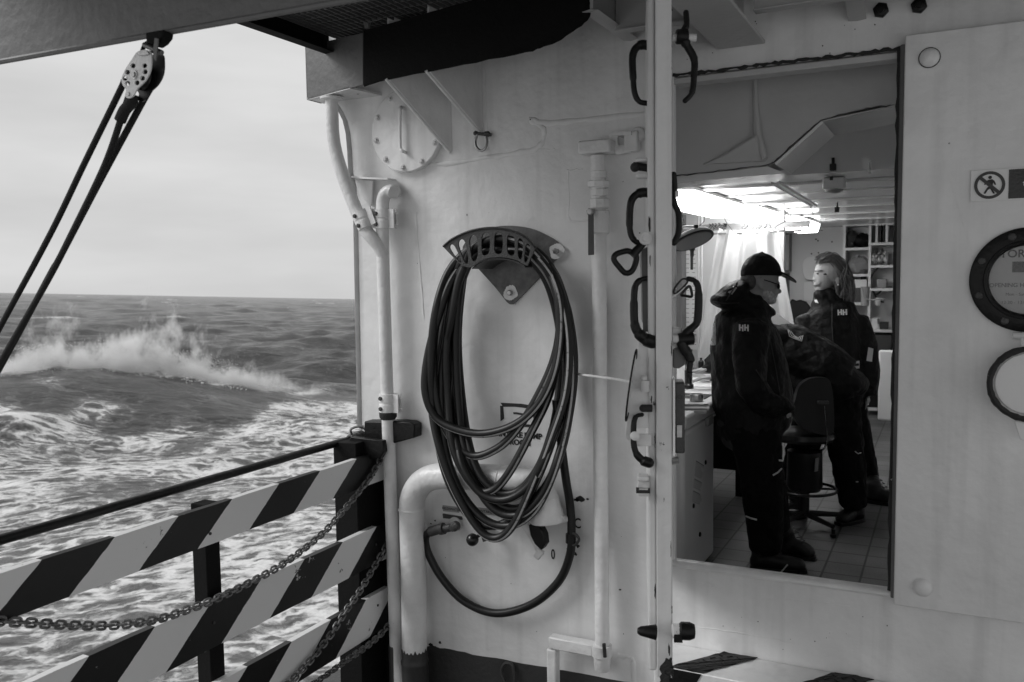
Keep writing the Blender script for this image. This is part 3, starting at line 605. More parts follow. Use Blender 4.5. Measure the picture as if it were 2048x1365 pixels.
lb = thing('engraved_label', 'upper small grey label strip of the pair beside the fat pipe', 'label', W(903, 1020, 0), 'label strips behind the hose')
b = MB(); b.plate(PX([(885, 1011), (918, 1015), (918, 1026), (886, 1023)], W, .004), (0, .003, 0)); b.build('plate', M['greyplast'], lb)
text('FRESHWATER', .018, W(902, 1019, .0045), V((1, 0, .0)), TZ, M['ink'], lb, name='lettering', sx=.85)
b = MB(); b.plate(PX([(885, 1028), (922, 1034), (924, 1040), (886, 1037)], W, .008), (0, .007, 0)); tag(b.build('empty_label_holder', M['cast']), 'lower dark label strip of the pair beside the fat pipe', 'label', 'label strips behind the hose')
lb = thing('engraved_label', 'long grey label strip half hidden behind the coil bottoms', 'label', W(980, 1024, 0), 'label strips behind the hose')
b = MB(); b.plate(PX([(950, 1015), (995, 1020), (995, 1032), (950, 1028)], W, .004), (0, .003, 0)); b.build('plate', M['greyplast'], lb)
text('INTAKE', .018, W(972, 1024, .0045), V((1, 0, .0)), TZ, M['ink'], lb)
# snap hook where hose hangs by the C mark
sn = thing('snap_hook', 'black snap hook and cord tied round the hose beside the stencilled C', 'hook', W(1150, 1080, .04))
b = MB(); b.tube(spline(PX([(1143, 1066), (1152, 1070), (1158, 1080), (1150, 1090), (1143, 1088), (1143, 1070)], W, .06), 5), .006, 8); b.build('hook', M['cast'], sn)
b = MB(); b.tube([W(1142, 1068, .05), W(1142, 1086, .05)], .023, 12); b.build('tape_wrap', M['plastic'], sn)
rp = MB(); rp.tube(spline([W(1148, 748, .10), W(1180, 752, .22), W(1225, 758, .5), W(1262, 765, .85)], 6), .005, 8); tag(rp.build('hold_open_cord', M['pipe']), 'thin white cord stretched from the hose coils to the door leaf', 'cord')
# ================================================================== DOOR LEAF, swung out edge-on to the camera
DD = 2.46
def DP(px, py, dd=0.): return od(px, py, DD + dd)
nr = DP(1328, 682); hg = W(1322, 682); hg.y = D - .05
Ld = V((hg.x - nr.x, hg.y - nr.y, 0)); Ln = Ld.length; Ld.normalize(); Nd = V((Ld.y, -Ld.x, 0))     # Nd points to the right in the picture
door = thing('steel_door', 'heavy white steel door swung open edge-on, with black dog handles on both faces', 'door', (hg.x, hg.y, .5))
zc, zh = 1.52, 1.02
sc = DD / F
b = MB(); c = V((nr.x, nr.y, zc)); b.obox(c + Ld * (Ln / 2), Ld * (Ln / 2), Nd * (16 * sc), V((0, 0, zh))); b.build('leaf', M['doorw'], door, bevel=.004)
b = MB(); c2 = c - Nd * (24 * sc) + Ld * .02; b.obox(c2 + Ld * (Ln / 2), Ld * (Ln / 2), Nd * (7.5 * sc), V((0, 0, zh - .01))); b.build('seal_channel', M['doorw'], door, bevel=.006)
b = MB(); rn = random.Random(3)
for py, h in ((250, 12), (275, 8), (300, 10), (345, 6), (420, 14), (470, 8)):
    pass
def chip(b, px, py, w_, h_, face=.0, seed=1):
    r_ = random.Random(seed + px + py); p = DP(px, py, -.0015 + face)
    b.plate([p + Nd * (math.cos(t) * w_ * sc * r_.uniform(.5, 1.2)) + V((0, 0, math.sin(t) * h_ * sc * r_.uniform(.5, 1.2))) for t in np.linspace(0, 2 * math.pi, 15)[:-1]], Ld * .001)
for q in ((1334, 10, 12, 26), (1326, 14, 12, 22)): b = MB(); chip(b, *q); b.build('black_paint_patch', M['gasket'], door)
for q in ((1334, 1340, 13, 22), (1330, 1360, 10, 16), (1340, 1332, 7, 18), (1331, 108, 5, 8), (1329, 92, 3, 7), (1310, 880, 1.5, 16), (1303, 390, 2, 18), (1303, 340, 2, 10), (1310, 1185, 1.6, 18), (1336, 66, 3, 14), (1342, 130, 2, 26), (1341, 260, 1.5, 16), (1340, 45, 3, 22), (1341, 90, 3, 20), (1338, 175, 2.5, 12), (1342, 200, 2, 18), (1342, 330, 1.5, 14), (1343, 555, 1.2, 20), (1343, 700, 1.2, 16), (1300, 350, 2, 30), (1299, 450, 2.5, 24), (1300, 520, 1.5, 14), (1308, 250, 1.2, 14), (1303, 800, 1.6, 10), (1335, 640, 1, 6), (1328, 1000, .8, 5), (1342, 1100, 1, 18), (1344, 1220, 1.2, 12), (1326, 400, .8, 16), (1338, 1300, 2.5, 14), (1345, 1345, 3, 20)):
    b = MB(); chip(b, *q); b.build('paint_chip', M['gasket'], door)
def dog(pts, r, spindle=None, hub=None, lab=None):
    rr = r if isinstance(r, list) else r
    P = spline([DP(x, y, .03) for x, y in pts], 6)
    if isinstance(r, list): rr = [r[min(len(r) - 1, int(i / len(P) * len(r)))] for i in range(len(P))]
    b = MB(); b.tube(P, rr, 12); b.ball(P[0], rr[0] if isinstance(rr, list) else rr); b.ball(P[-1], rr[-1] if isinstance(rr, list) else rr)
    h = b.build('dog_handle', M['black'], door)
    if spindle:
        (x0, y0), (x1, y1), rs = spindle; s_ = MB(); s_.cyl(DP(x0, y0, .03), DP(x1, y1, .03), rs * sc, 14)
        s_.build('spindle', M['lug'], h)
    if hub:
        (x0, y0), (x1, y1), rs = hub; s_ = MB(); s_.lathe(DP(x0, y0, .03), DP(x1, y1, .03) - DP(x0, y0, .03), [(rs * sc * .9, 0), (rs * sc, .003), (rs * sc, (DP(x1, y1) - DP(x0, y0)).length - .003), (rs * sc * .85, (DP(x1, y1) - DP(x0, y0)).length)], 10)
        s_.build('hub', M['black'], h)
    return h
dog([(1298, 92), (1284, 90), (1271, 98), (1265, 116), (1266, 150), (1269, 185), (1278, 203), (1293, 207)], [.014, .011, .0105, .0085, .0075])
dog([(1372, 26), (1373, 50), (1366, 68), (1372, 88), (1388, 118), (1388, 150), (1384, 185), (1370, 202)], [.0085, .010, .014, .011, .010, .009, .0075], ((1344, 76), (1392, 76), 8), ((1352, 74), (1376, 74), 15))
dog([(1298, 386), (1282, 386), (1268, 394), (1261, 410), (1259, 445), (1262, 470), (1272, 484), (1284, 486)], [.014, .011, .0105, .009, .008])
dog([(1347, 350), (1349, 375), (1346, 392), (1350, 410), (1357, 428), (1357, 465), (1348, 486)], .009, ((1344, 388), (1357, 388), 7), ((1344, 388), (1349, 388), 12))
dog([(1296, 557), (1282, 560), (1271, 572), (1268, 600), (1269, 645), (1276, 665), (1290, 678), (1304, 684)], [.007, .009, .010, .012, .014, .017, .020])
dog([(1377, 558), (1390, 563), (1397, 582), (1395, 640), (1384, 656), (1370, 670), (1364, 688), (1374, 706), (1381, 722), (1378, 742)], [.0075, .0095, .0115, .0105, .012, .016, .015, .013, .008], ((1344, 678), (1392, 677), 9), ((1356, 680), (1388, 677), 13))
dog([(1284, 830), (1273, 833), (1268, 846), (1267, 882), (1272, 906), (1284, 920), (1298, 926)], [.006, .008, .0085, .009, .011, .015])
b = MB(); b.plate([DP(x, y, .04) for x, y in ((1345, 655), (1362, 657), (1360, 690), (1352, 696), (1345, 694))], Ld * .02); b.build('cam_plate', M['lug'], door, bevel=.003)
b = MB(); b.plate([DP(x, y, .04) for x, y in ((1346, 700), (1360, 694), (1371, 712), (1370, 730), (1358, 738), (1346, 736))], Ld * .03); b.build('grey_guard', M['greyb'], door, bevel=.003)
b = MB(); P = spline([DP(x, y, .02) for x, y in ((1258, 503), (1272, 512), (1270, 530), (1262, 544), (1250, 546), (1238, 534), (1228, 520), (1231, 510), (1246, 504))], 5, True); b.tube(P, .0085, 10, closed=True)
b.tube([DP(1264, 512, .02), DP(1289, 484, .02)], [.014, .010], 10); tri = b.build('pull_handle', M['black'], door)
b = MB(); b.lathe(DP(1290, 479, .0), -fw, [(.017, 0), (.017, .014), (.009, .014), (.009, .02)], 16); b.build('pivot_bolt', M['lug'], tri)
b = MB(); b.plate([DP(x, y, .05) for x, y in ((1283, 500), (1303, 490), (1305, 664), (1286, 664))], Ld * .012); b.build('backing_strip', M['greyb'], door)
b = MB(); b.plate([DP(x, y, .055) for x, y in ((1279, 512), (1286, 498), (1290, 660), (1283, 640))], Ld * .012); b.build('pale_strip', M['pipe'], door)
b = MB(); b.plate([DP(x, y, .05) for x, y in ((1277, 686), (1303, 690), (1303, 856), (1272, 857), (1262, 858), (1259, 884), (1250, 876), (1252, 845), (1262, 760))], Ld * .010); b.build('hinge_plate', M['pipe'], door, bevel=.002)
b = MB(); P = [DP(1262.5 + 3.0 * math.cos(t) + 10.5 * math.sin(t), 771 - 71 * math.sin(t) + 1.5 * math.cos(t), .02 + .05 * math.cos(t)) for t in np.linspace(0, 2 * math.pi, 40)[:-1]]
mr = thing('round_mirror', 'round black rimmed mirror seen edge-on at the left of the door leaf', 'mirror', DP(1262, 771, .02))
b.tube(P, .0028, 8, closed=True); b.build('rim', M['black'], mr)
b = MB(); b.plate([q + (DP(1262, 771, .02) - q) * .08 for q in P], Ld * .003); b.build('glass', M['white'], mr)
b = MB(); b.cyl(DP(1290, 762, .02), DP(1290, 784, .02), .013); b.ball(DP(1288, 757, .02), .010); b.build('lug_pin', M['lug'], door)
b = MB(); b.cyl(DP(1304, 817, .02), DP(1285, 817, .02), .011); b.ball(DP(1286, 817, .02), .011); b.build('stop_pin', M['gasket'], door)
b = MB(); b.lathe(DP(1269, 872, .02), -fw, [(.013, 0), (.013, .01), (.006, .014)], 14); b.build('white_bolt', M['pipe'], door)
b = MB(); b.obox(DP(1285, 880, .05), Nd * (18 * sc), V((0, 0, .017)), Ld * .01); b.build('bridge_plate', M['pipe'], door, bevel=.002)
b = MB(); b.lathe(DP(1312, 1265, .03), DP(1275, 1262, .03) - DP(1312, 1265, .03), [(.022, 0), (.020, .01), (.013, .045), (.008, .053)], 16); b.build('lower_stud', M['black'], door)
b = MB(); b.cyl(DP(1345, 1262, .03), DP(1360, 1262, .03), .020); b.build('spindle', M['lug'], door)
b = MB(); b.lathe(DP(1358, 1262, .03), Nd, [(.020, 0), (.026, .006), (.026, .03), (.020, .044), (.010, .046)], 10); b.obox(DP(1356, 1272, .03), Nd * .012, V((0, 0, .012)), Ld * .02); b.build('lower_hub', M['black'], door)
for (x0, y0, x1, y1) in ((1270, 318, 1296, 326), (1272, 347, 1296, 358), (1275, 950, 1298, 960), (1276, 976, 1298, 990)):
    b = MB(); b.obox(DP((x0 + x1) / 2, (y0 + y1) / 2, .06), Nd * ((x1 - x0) / 2 * sc), V((0, 0, (y1 - y0) / 2 * sc)), Ld * .025); b.build('hinge_lug', M['lug'], door, bevel=.004)
b = MB(); b.cyl(DP(1296, 336, .06), DP(1266, 332, .06), .012, 7); b.ball(DP(1270, 335, .05), .014); b.build('rusted_bolt', M['gasket'], door)
b = MB(); b.cyl(DP(1298, 970, .06), DP(1276, 968, .06), .012, 7); b.build('rusted_bolt', M['lug'], door)
b = MB(); b.obox(DP(1286, 981, .05), Nd * (14 * sc), V((0, 0, .004)), Ld * .02); b.build('black_slot', M['gasket'], door)
lk_ = MB(); lk_.obox(DP(1358, 832, .03), Nd * (10.5 * sc), V((0, 0, 72 * sc)), Ld * .04); lock = lk_.build('lock_case', M['cast'], door, bevel=.006)
b = MB(); b.obox(DP(1347, 832, .03), Nd * (2 * sc), V((0, 0, 76 * sc)), Ld * .045); b.build('mounting_plate', M['pipe'], door)
b = MB(); b.lathe(DP(1359, 794, -.01), -fw, [(.009, 0), (.008, .006)], 12); b.build('cylinder', M['plastic'], lock)
b = MB(); b.obox(DP(1359, 863, -.012), Nd * (5 * sc), V((0, 0, 12 * sc)), Ld * .002); b.build('latch_window', M['steel'], lock)
b = MB(); b.cyl(DP(1368, 815, .02), DP(1412, 815, .02), .010); b.ball(DP(1412, 815, .02), .011); b.tube([DP(1388, 822, .02), DP(1412, 823, .02)], .006, 8); b.build('lever_handle', M['steel'], lock)
b = MB(); b.cyl(DP(1344, 923, .03), DP(1357, 921, .03), .010, 8); b.build('stud', M['steel'], door)

# ================================================================== RIGHT HAND PANEL, SIGN, PORTHOLE
po = .05
xl = W(1798, 600, po).x; zt = W(1800, 72, po).z; zb = W(1790, 1211, po).z
pn = thing('steel_shutter', 'raised white steel panel at the right edge carrying the sign and porthole', 'panel', ((xl + 1.1) / 2, D, zb))
PC = W(2056, 560, po)
RO = PC.x - W(1938, 560, po).x
b = MB(); hole = [PC + V((math.cos(t) * RO * .76, 0, math.sin(t) * RO * .76)) for t in np.linspace(0, 2 * math.pi, 49)[:-1]]
xr = 1.15
b.plate([V((xl, D - po, zb)), V((xr, D - po, zb)), V((xr, D - po, zt)), V((xl + .004, D - po, zt))], (0, po - .003, 0), [hole]); b.build('plate', M['wall'], pn, bevel=.004)
for px, py in ((1859, 116), (1845, 1175)):
    c = W(px, py, po); b = MB(); b.lathe(c, (0, -1, 0), [(.032, 0), (.031, .006), (.026, .014), (.014, .020), (0, .022)], 24); bb = b.build('domed_bolt', M['wall'], pn)
    b = MB(); b.tube([c + V((math.cos(t) * .032, -.002, math.sin(t) * .032)) for t in np.linspace(0, 2 * math.pi, 25)[:-1]], .0025 if py < 500 else .0015, 6, closed=True); b.build('paint_ring', M['gasket'] if py < 500 else M['wall'], bb)
ph = thing('porthole', 'round dark bolted porthole with a printed notice behind its glass', 'porthole', PC)
b = MB(); b.lathe(PC, (0, -1, 0), [(RO * .74, -.045), (RO, .0), (RO, .010), (RO * .97, .014), (RO * .76, .014), (RO * .75, .028), (RO * .70, .030), (RO * .66, .018), (RO * .655, -.03), (RO * .74, -.045)], 72); b.build('ring', M['plateg'] if 0 else M['black'], ph)
for k in range(8):
    a = math.radians(22.5 + 45 * k - 3); c = PC + V((math.cos(a) * RO * .87, -.014, math.sin(a) * RO * .87)); b = MB(); b.lathe(c, (0, -1, 0), [(.013, 0), (.012, .004), (.008, .006)], 12); b.obox(c + V((0, -.0065, 0)), V((.008, 0, .004)), V((0, .001, 0)), V((-.001, 0, .0015))); b.build('screw', M['cast'], ph)
b = MB(); b.lathe(PC + V((0, .012, 0)), (0, 1, 0), [(RO * .70, 0), (RO * .70, .004)], 48); ntc = thing('notice', 'round paper notice with opening hours behind the porthole glass', 'notice', PC + V((0, .012, 0))); b.build('sheet', M['paper'], ntc)
k = RO / .2
c0 = PC + V((0, .0105, 0))
text('STORE', .036, c0 + V((-.045, 0, .085)), TX, TZ, M['ink'], ntc, bold=.0006)
text('OPENING HOURS', .019, c0 + V((-.035, 0, -.018)), TX, TZ, M['greyplast'], ntc, bold=.0003)
text('Mon - Sat', .014, c0 + V((-.035, 0, -.048)), TX, TZ, M['greyplast'], ntc)
text('12:30 - 13:00', .015, c0 + V((-.035, 0, -.075)), TX, TZ, M['greyplast'], ntc)
b = MB(); b.plate([c0 + V((x, 0, z)) for x, z in ((-.045, .025), (.02, .025), (.02, .06), (-.045, .06))], (0, .0005, 0)); b.build('grey_block', M['cast'], ntc)
b = MB(); b.lathe(PC + V((0, -.006, 0)), (0, 1, 0), [(RO * .66, 0), (RO * .66, .003)], 48)
gl = bpy.data.materials.new('glass'); gl.use_nodes = True; q = gl.node_tree.nodes['Principled BSDF']; q.inputs['Transmission Weight'].default_value = 1; q.inputs['Roughness'].default_value = .02; q.inputs['IOR'].default_value = 1.45
b.build('glass', gl, ph)
DC = W(2060, 769, .11); RD = DC.x - W(1974, 769, .11).x
dl = thing('deadlight', 'white round steel cover with black rubber rim hanging open under the porthole', 'deadlight', DC)
b = MB(); b.lathe(DC, (0, -1, 0), [(RD * .98, -.03), (RD, -.02), (RD, -.006), (RD * .93, 0), (RD * .9, -.012), (RD * .85, -.014), (RD * .8, -.006), (0, -.004)], 56); b.build('dish', M['white'], dl)
rnd = random.Random(9); b = MB(); b.tube([DC + V((math.cos(t) * RD * .94, -.002, math.sin(t) * RD * .94)) for t in np.linspace(0, 2 * math.pi, 61)[:-1]], [(.010 + rnd.uniform(-.0015, .0015)) for _ in range(60)], 8, closed=True); b.build('rubber_rim', M['gasket'], dl)
b = MB(); c = W(2046, 672, .09); b.cyl(c + V((-.03, 0, 0)), c + V((.05, 0, 0)), .012, 12); b.obox(c + V((.015, -.0, -.02)), V((.02, 0, 0)), V((0, .008, 0)), V((0, 0, .03))); b.build('hinge', M['lug'], dl)
b = MB(); b.plate(PX([(2028, 842), (2060, 846), (2058, 884), (2040, 880)], W, .10), (0, .015, 0)); b.build('latch_tab', M['white'], dl, bevel=.003)
sg = thing('prohibition_sign', 'flat plastic sign with a crossed out walking figure and a dark text field', 'sign', W(1980, 370, po))
sx0, sx1 = W(1941, 370, po).x, .52; sz0 = W(1941, 404, po).z; sz1 = W(1941, 342, po).z; y0 = D - po - .003
b = MB(); b.box(sx0, sx1, y0 - .002, y0, sz0, sz1); b.build('plate', M['paper'], sg, bevel=.001)
cx = W(1979, 371, po).x; cz = (sz0 + sz1) / 2; R_ = (sz1 - sz0) * .44
b = MB(); P = [(math.cos(t), math.sin(t)) for t in np.linspace(0, 2 * math.pi, 49)[:-1]]
yy = y0 - .0035
b.plate([V((cx + x * R_, yy - .0006, cz + z * R_)) for x, z in P], (0, .0006, 0), [[V((cx + x * R_ * .79, yy - .0006, cz + z * R_ * .79)) for x, z in P]])
b.obox(V((cx, yy - .0012, cz)), V((.62 * R_, 0, -.58 * R_)), V((0, .0004, 0)), V((.08 * R_, 0, .085 * R_))); b.build('ring_and_bar', M['cast'], sg)
b = MB()
def pp(*a): b.plate([V((cx + x * R_, yy - .0003, cz + z * R_)) for x, z in a], (0, .0005, 0))
b.lathe(V((cx + .02 * R_, yy, cz + .56 * R_)), (0, -1, 0), [(.12 * R_, 0), (.12 * R_, .0006)], 20)
b.build('figure_head', M['ink'], sg, smooth=False); b = MB()
pp((-.12, .38), (.16, .42), (.30, .30), (.42, .02), (.34, -.02), (.22, .18), (.20, -.06), (.12, -.12), (.36, -.62), (.24, -.64), (.04, -.26), (-.10, -.34), (-.26, -.62), (-.38, -.58), (-.16, -.18), (-.02, -.06), (-.04, .18), (-.18, .10), (-.32, .02), (-.36, .10), (-.22, .22))
b.build('figure_body', M['ink'], sg, smooth=False)
b = MB(); b.box(W(2017, 370, po).x, sx1 - .003, y0 - .0032, y0 - .0022, sz0 + .004, sz1 - .004); b.build('text_field', M['cast'], sg)
text('toegang', .030, V((W(2040, 372, po).x + .055, y0 - .0042, cz)), TX, TZ, M['paper'], sg, bold=.0006)

# ================================================================== BARRIER, RAIL, CHAINS
def yb(px, z):
    lo, hi = -500., 2500.
    for _ in range(50):
        m_ = (lo + hi) / 2
        if ox(px, m_, XB).z > z: lo = m_
        else: hi = m_
    return ox(px, lo, XB).y
gate = thing('barrier_gate', 'ship side barrier of three black and white striped boards on black posts', 'barrier', (XB, 2.4, DECK))
Bz = tuple((1.68 - .96 * (1.68 - z0), 1.68 - .96 * (1.68 - z1)) for z0, z1 in ((.690, .835), (.293, .475), (-.045, .147)))
phs = []
z2_, z3_ = Bz[1][1], Bz[2][1]; E2 = [yb(x, z2_) for x in (311, 525, 689)]; E3 = [yb(x, z3_) for x in (584, 735)]
kb = np.mean([E2[i] - 1.25 * z2_ - (i - 1) * .505 for i in range(3)])            # black band ends
PH2 = .5 - (kb / .505) % 1; kb3 = np.mean([E3[0] - 1.25 * z3_, E3[1] - 1.25 * z3_ - .505]); PH3 = .5 - (kb3 / .505) % 1
sm = [M['stripe']]
for ph_ in (PH2, PH3):
    STRIPE_PH = ph_; m_ = stripe_mat(); sm.append(m_)
for i, (z0, z1) in enumerate(Bz):
    b = MB(); n = 24; ys_ = np.linspace(.3, 3.335, n); rw = random.Random(i)
    w0 = [rw.uniform(-.0015, .0015) for _ in ys_]
    for k_ in range(1): pass
    b.plate([V((XB, y, z0 + w0[j])) for j, y in enumerate(ys_)] + [V((XB, y, z1 + w0[-1 - j])) for j, y in enumerate(ys_[::-1])], (-.028, 0, 0))
    o = b.build('striped_board', None, gate, bevel=.003)
    o.data.materials.append(sm[i])
    # keep the stripe coordinates in ship metres: give the board its own origin at the ship origin
    off = world_loc(gate); o.data.transform(Matrix.Translation(off)); o.location = -off
y0, y1 = ox(380, 1100, -2.46).y, ox(441, 1100, -2.39).y
b = MB(); b.box(-2.46, -2.391, y0 + .01, y1, DECK, .868); b.build('post', M['fascia'], gate, bevel=.004)
b = MB(); b.box(-2.46, -2.391, .40, .50, DECK, .885); b.build('post', M['fascia'], gate, bevel=.004)
b = MB(); b.box(-2.52, -2.391, 3.15, 3.345, DECK, .93); b.build('post', M['fascia'], gate, bevel=.004)
b = MB(); b.box(-2.39, -2.355, 3.338, 3.347, DECK, .84); b.build('post_channel', M['fascia'], gate, bevel=.001)
for z in (.80, .47, .18):
    for y in (1.33, 2.2, 3.2):
        b = MB(); b.bolt(V((XB, y + .04, z - .03)), (1, 0, 0), .006, .004); b.build('screw', M['cast'], gate)
rail = thing('top_rail', 'thin black round rail above the striped barrier boards', 'rail', (-2.508, 2.4, .92))
b = MB(); A = ox(0, 1080, -2.508); Bq = ox(712, 876, -2.508); dr = (Bq - A); b.tube([A - dr * .8] + [A + dr * t + V((0, 0, random.uniform(-.0008, .0008))) for t in np.linspace(0, 1, 14)], .0165, 16); b.build('bar', M['black'], rail)
b = MB(); c = Bq; b.lathe(c - V((0, .05, 0)), (0, 1, 0), [(.018, 0), (.024, .004), (.024, .05), (.030, .055), (.030, .12)], 16); b.build('end_socket', M['cast'], rail)
b = MB(); b.tube(spline([c + V((.0, -.03, .02)), c + V((.01, -.05, .05)), c + V((.02, .0, .055)), c + V((.03, .04, .03)), c + V((.03, .04, -.03))], 5), .006, 8); b.bolt(c + V((.02, .02, .04)), (0, 0, 1), .012, .014); b.build('locking_pin', M['steel'], rail)
br = thing('rail_bracket', 'black steel bracket on the bulkhead edge that holds the rail end', 'bracket', (-2.45, 3.3, .9))
b = MB(); b.plate(PX([(728, 843), (800, 843), (820, 845), (829, 850), (829, 876), (800, 884), (765, 893), (740, 892), (728, 880)], W, .07), (0, .065, 0)); b.build('block', M['black'], br, bevel=.006)
b = MB(); b.plate(PX([(697, 880), (702, 874), (765, 882), (768, 905), (760, 918), (716, 918), (705, 916)], W, .14), (0, .03, 0)); b.build('gusset', M['black'], br, bevel=.005)
def chain(name, lab, px, X, pitch=.0245):
    P = spline([ox(x, y, X) for x, y in px], 30); s_ = [0]
    for i in range(1, len(P)): s_.append(s_[-1] + (P[i] - P[i - 1]).length)
    b = MB(); n = int(s_[-1] / pitch); j = 0; rr_ = random.Random(len(px))
    tilt = 0
    for k in range(n):
        s0 = k * pitch
        while j < len(P) - 2 and s_[j + 1] < s0: j += 1
        q = (s0 - s_[j]) / max(1e-6, s_[j + 1] - s_[j]); c = P[j].lerp(P[j + 1], q); T = (P[j + 1] - P[j]).normalized()
        tilt += rr_.uniform(-.12, .12)
        a = math.pi / 2 * (k % 2) + .5 + tilt; N1 = T.cross(V((1, 0, 0))).normalized(); N2 = T.cross(N1); nn = N1 * math.cos(a) + N2 * math.sin(a)
        L2, Wd = pitch * .42, pitch * .47
        ring_ = []
        for t in np.linspace(0, 2 * math.pi, 15)[:-1]:
            cx_, sy_ = math.cos(t), math.sin(t); ring_.append(c + T * (math.copysign(L2, cx_) * (1 if abs(cx_) > .3 else abs(cx_) / .3) + cx_ * Wd * .55) + nn * (sy_ * Wd))
        b.tube(ring_, pitch * .185, 6, closed=True)
    o = tag(b.build(name, M['chain']), lab, 'chain', 'safety chains along the barrier'); return o
chain('chain', 'topmost of three slack chains, drooping right across the striped barrier', [(776, 888), (768, 905), (752, 935), (735, 962), (690, 1018), (640, 1072), (560, 1132), (450, 1190), (380, 1218), (320, 1238), (250, 1249), (190, 1252), (120, 1250), (60, 1246), (-20, 1242), (-120, 1235)], -2.34)
chain('chain', 'middle one of three slack chains, falling steeply from the post ring', [(779, 1056), (775, 1085), (752, 1128), (720, 1182), (692, 1222), (660, 1272), (620, 1322), (580, 1365), (540, 1400), (480, 1440)], -2.33)
chain('chain', 'lowest of three slack chains, just above the dark foot of the post', [(787, 1216), (784, 1236), (768, 1262), (735, 1292), (700, 1316), (660, 1345), (620, 1372), (560, 1400)], -2.32)
for px, py, lb in ((776, 884, 'uppermost steel ring on the barrier post holding a chain'), (778, 1054, 'middle steel ring on the barrier post holding a chain'), (786, 1214, 'lowest steel ring on the barrier post holding a chain')):
    c = ox(px, py, -2.34); b = MB(); b.tube([c + V((.010 * math.cos(t) * .3, .016 * math.cos(t), .019 * math.sin(t))) for t in np.linspace(0, 2 * math.pi, 21)[:-1]], .0038, 8, closed=True)
    tag(b.build('chain_ring', M['steel']), lb, 'ring', 'rings holding the chains')

# ================================================================== BLOCK AND TACKLE
YB = 1.5
def BP(px, py, o=0.): return oy(px, py, YB - o)
blk = thing('pulley_block', 'silver pulley block with eight round holes hanging from the crane beam', 'pulley', BP(270, 150))
ol = spline([BP(x, y, .02) for x, y in ((276, 103), (298, 101), (302, 118), (300, 142), (290, 162), (274, 178), (266, 192), (257, 197), (250, 192), (252, 180), (245, 170), (243, 158), (250, 140), (263, 120))], 4, True)
hl = []
for (x, y) in ((266, 132), (289, 132), (255, 145), (290, 144), (250, 157), (285, 157), (255, 167), (274, 166)):
    hl.append([BP(x + 5 * math.cos(t), y + 5 * math.sin(t), .02) for t in np.linspace(0, 2 * math.pi, 17)[:-1]])
b = MB(); b.plate(ol, (0, .004, 0), hl); b.build('side_plate', M['pipe'], blk, bevel=.001)
b = MB(); b.plate([p + V((.008, .030, -.004)) for p in ol], (0, .004, 0)); b.build('far_side_plate', M['plastic'], blk)
c = BP(270, 150, .014); b = MB(); b.lathe(c, (0, 1, 0), [(.030, 0), (.033, .003), (.024, .011), (.033, .019), (.030, .022)], 28); b.build('sheave', M['plastic'], blk)
b = MB(); b.lathe(BP(269, 150, .02), (0, -1, 0), [(.011, 0), (.011, .003), (.006, .003), (.006, .006)], 16); b.build('axle', M['steel'], blk)
b = MB(); b.lathe(BP(257, 189, .02), (0, -1, 0), [(.005, 0), (.005, .003)], 12); b.build('becket_bolt', M['steel'], blk)
b = MB(); b.plate([BP(x, y, .025) for x, y in ((276, 104), (294, 102), (298, 108), (292, 111), (278, 112), (274, 108))], (0, .006, 0)); b.build('head_plate', M['steel'], blk, bevel=.001)
b = MB(); b.tube(spline([BP(284, 104, .01), BP(289, 92, .0), BP(296, 86, .0), BP(304, 92, .0), BP(306, 104, .01)], 5), .005, 8); b.build('swivel', M['plastic'], blk)
b = MB(); b.plate([BP(x, y, .02) for x, y in ((290, 66), (328, 60), (326, 74), (318, 84), (306, 92), (292, 88))], (0, .03, 0)); b.build('hanger', M['fascia'], blk, bevel=.004)
b = MB(); b.cyl(BP(288, 90, .02), BP(324, 106, .02), .006, 10); b.build('hanger_pin', M['chain'], blk)
b = MB(); b.plate([BP(x, y, .03) for x, y in ((309, 76), (316, 78), (314, 100), (311, 122), (306, 114), (307, 95))], (0, .003, 0)); b.build('strap', M['greyb'], blk)
rope = thing('tackle_rope', 'black ropes running from the pulley block down to the lower left', 'rope', BP(100, 400))
for nm, pts, r_ in (('fall', [(248, 162), (240, 182), (170, 325), (100, 470), (0, 655), (-160, 950)], .0078), ('fall', [(258, 192), (254, 204), (243, 236), (210, 330), (150, 455), (95, 562), (0, 726), (-130, 950)], .0082), ('fall', [(309, 115), (312, 148), (303, 172), (283, 208), (200, 362), (120, 515), (100, 550), (6, 725), (-120, 948)], .0082), ('becket_splice', [(266, 190), (262, 206), (249, 222), (240, 242)], .014)):
    dpo = {0: 0}.get(0); P = spline([BP(x, y, (.0 if nm != 'fall' or pts[0][0] != 309 else -.03)) for x, y in pts], 10)
    b = MB(); b.tube(P, r_ if nm == 'fall' else [.010, .016, .015, .009] [0:1] * len(P) if 0 else r_, 10); b.build(nm, M['rope'], rope)
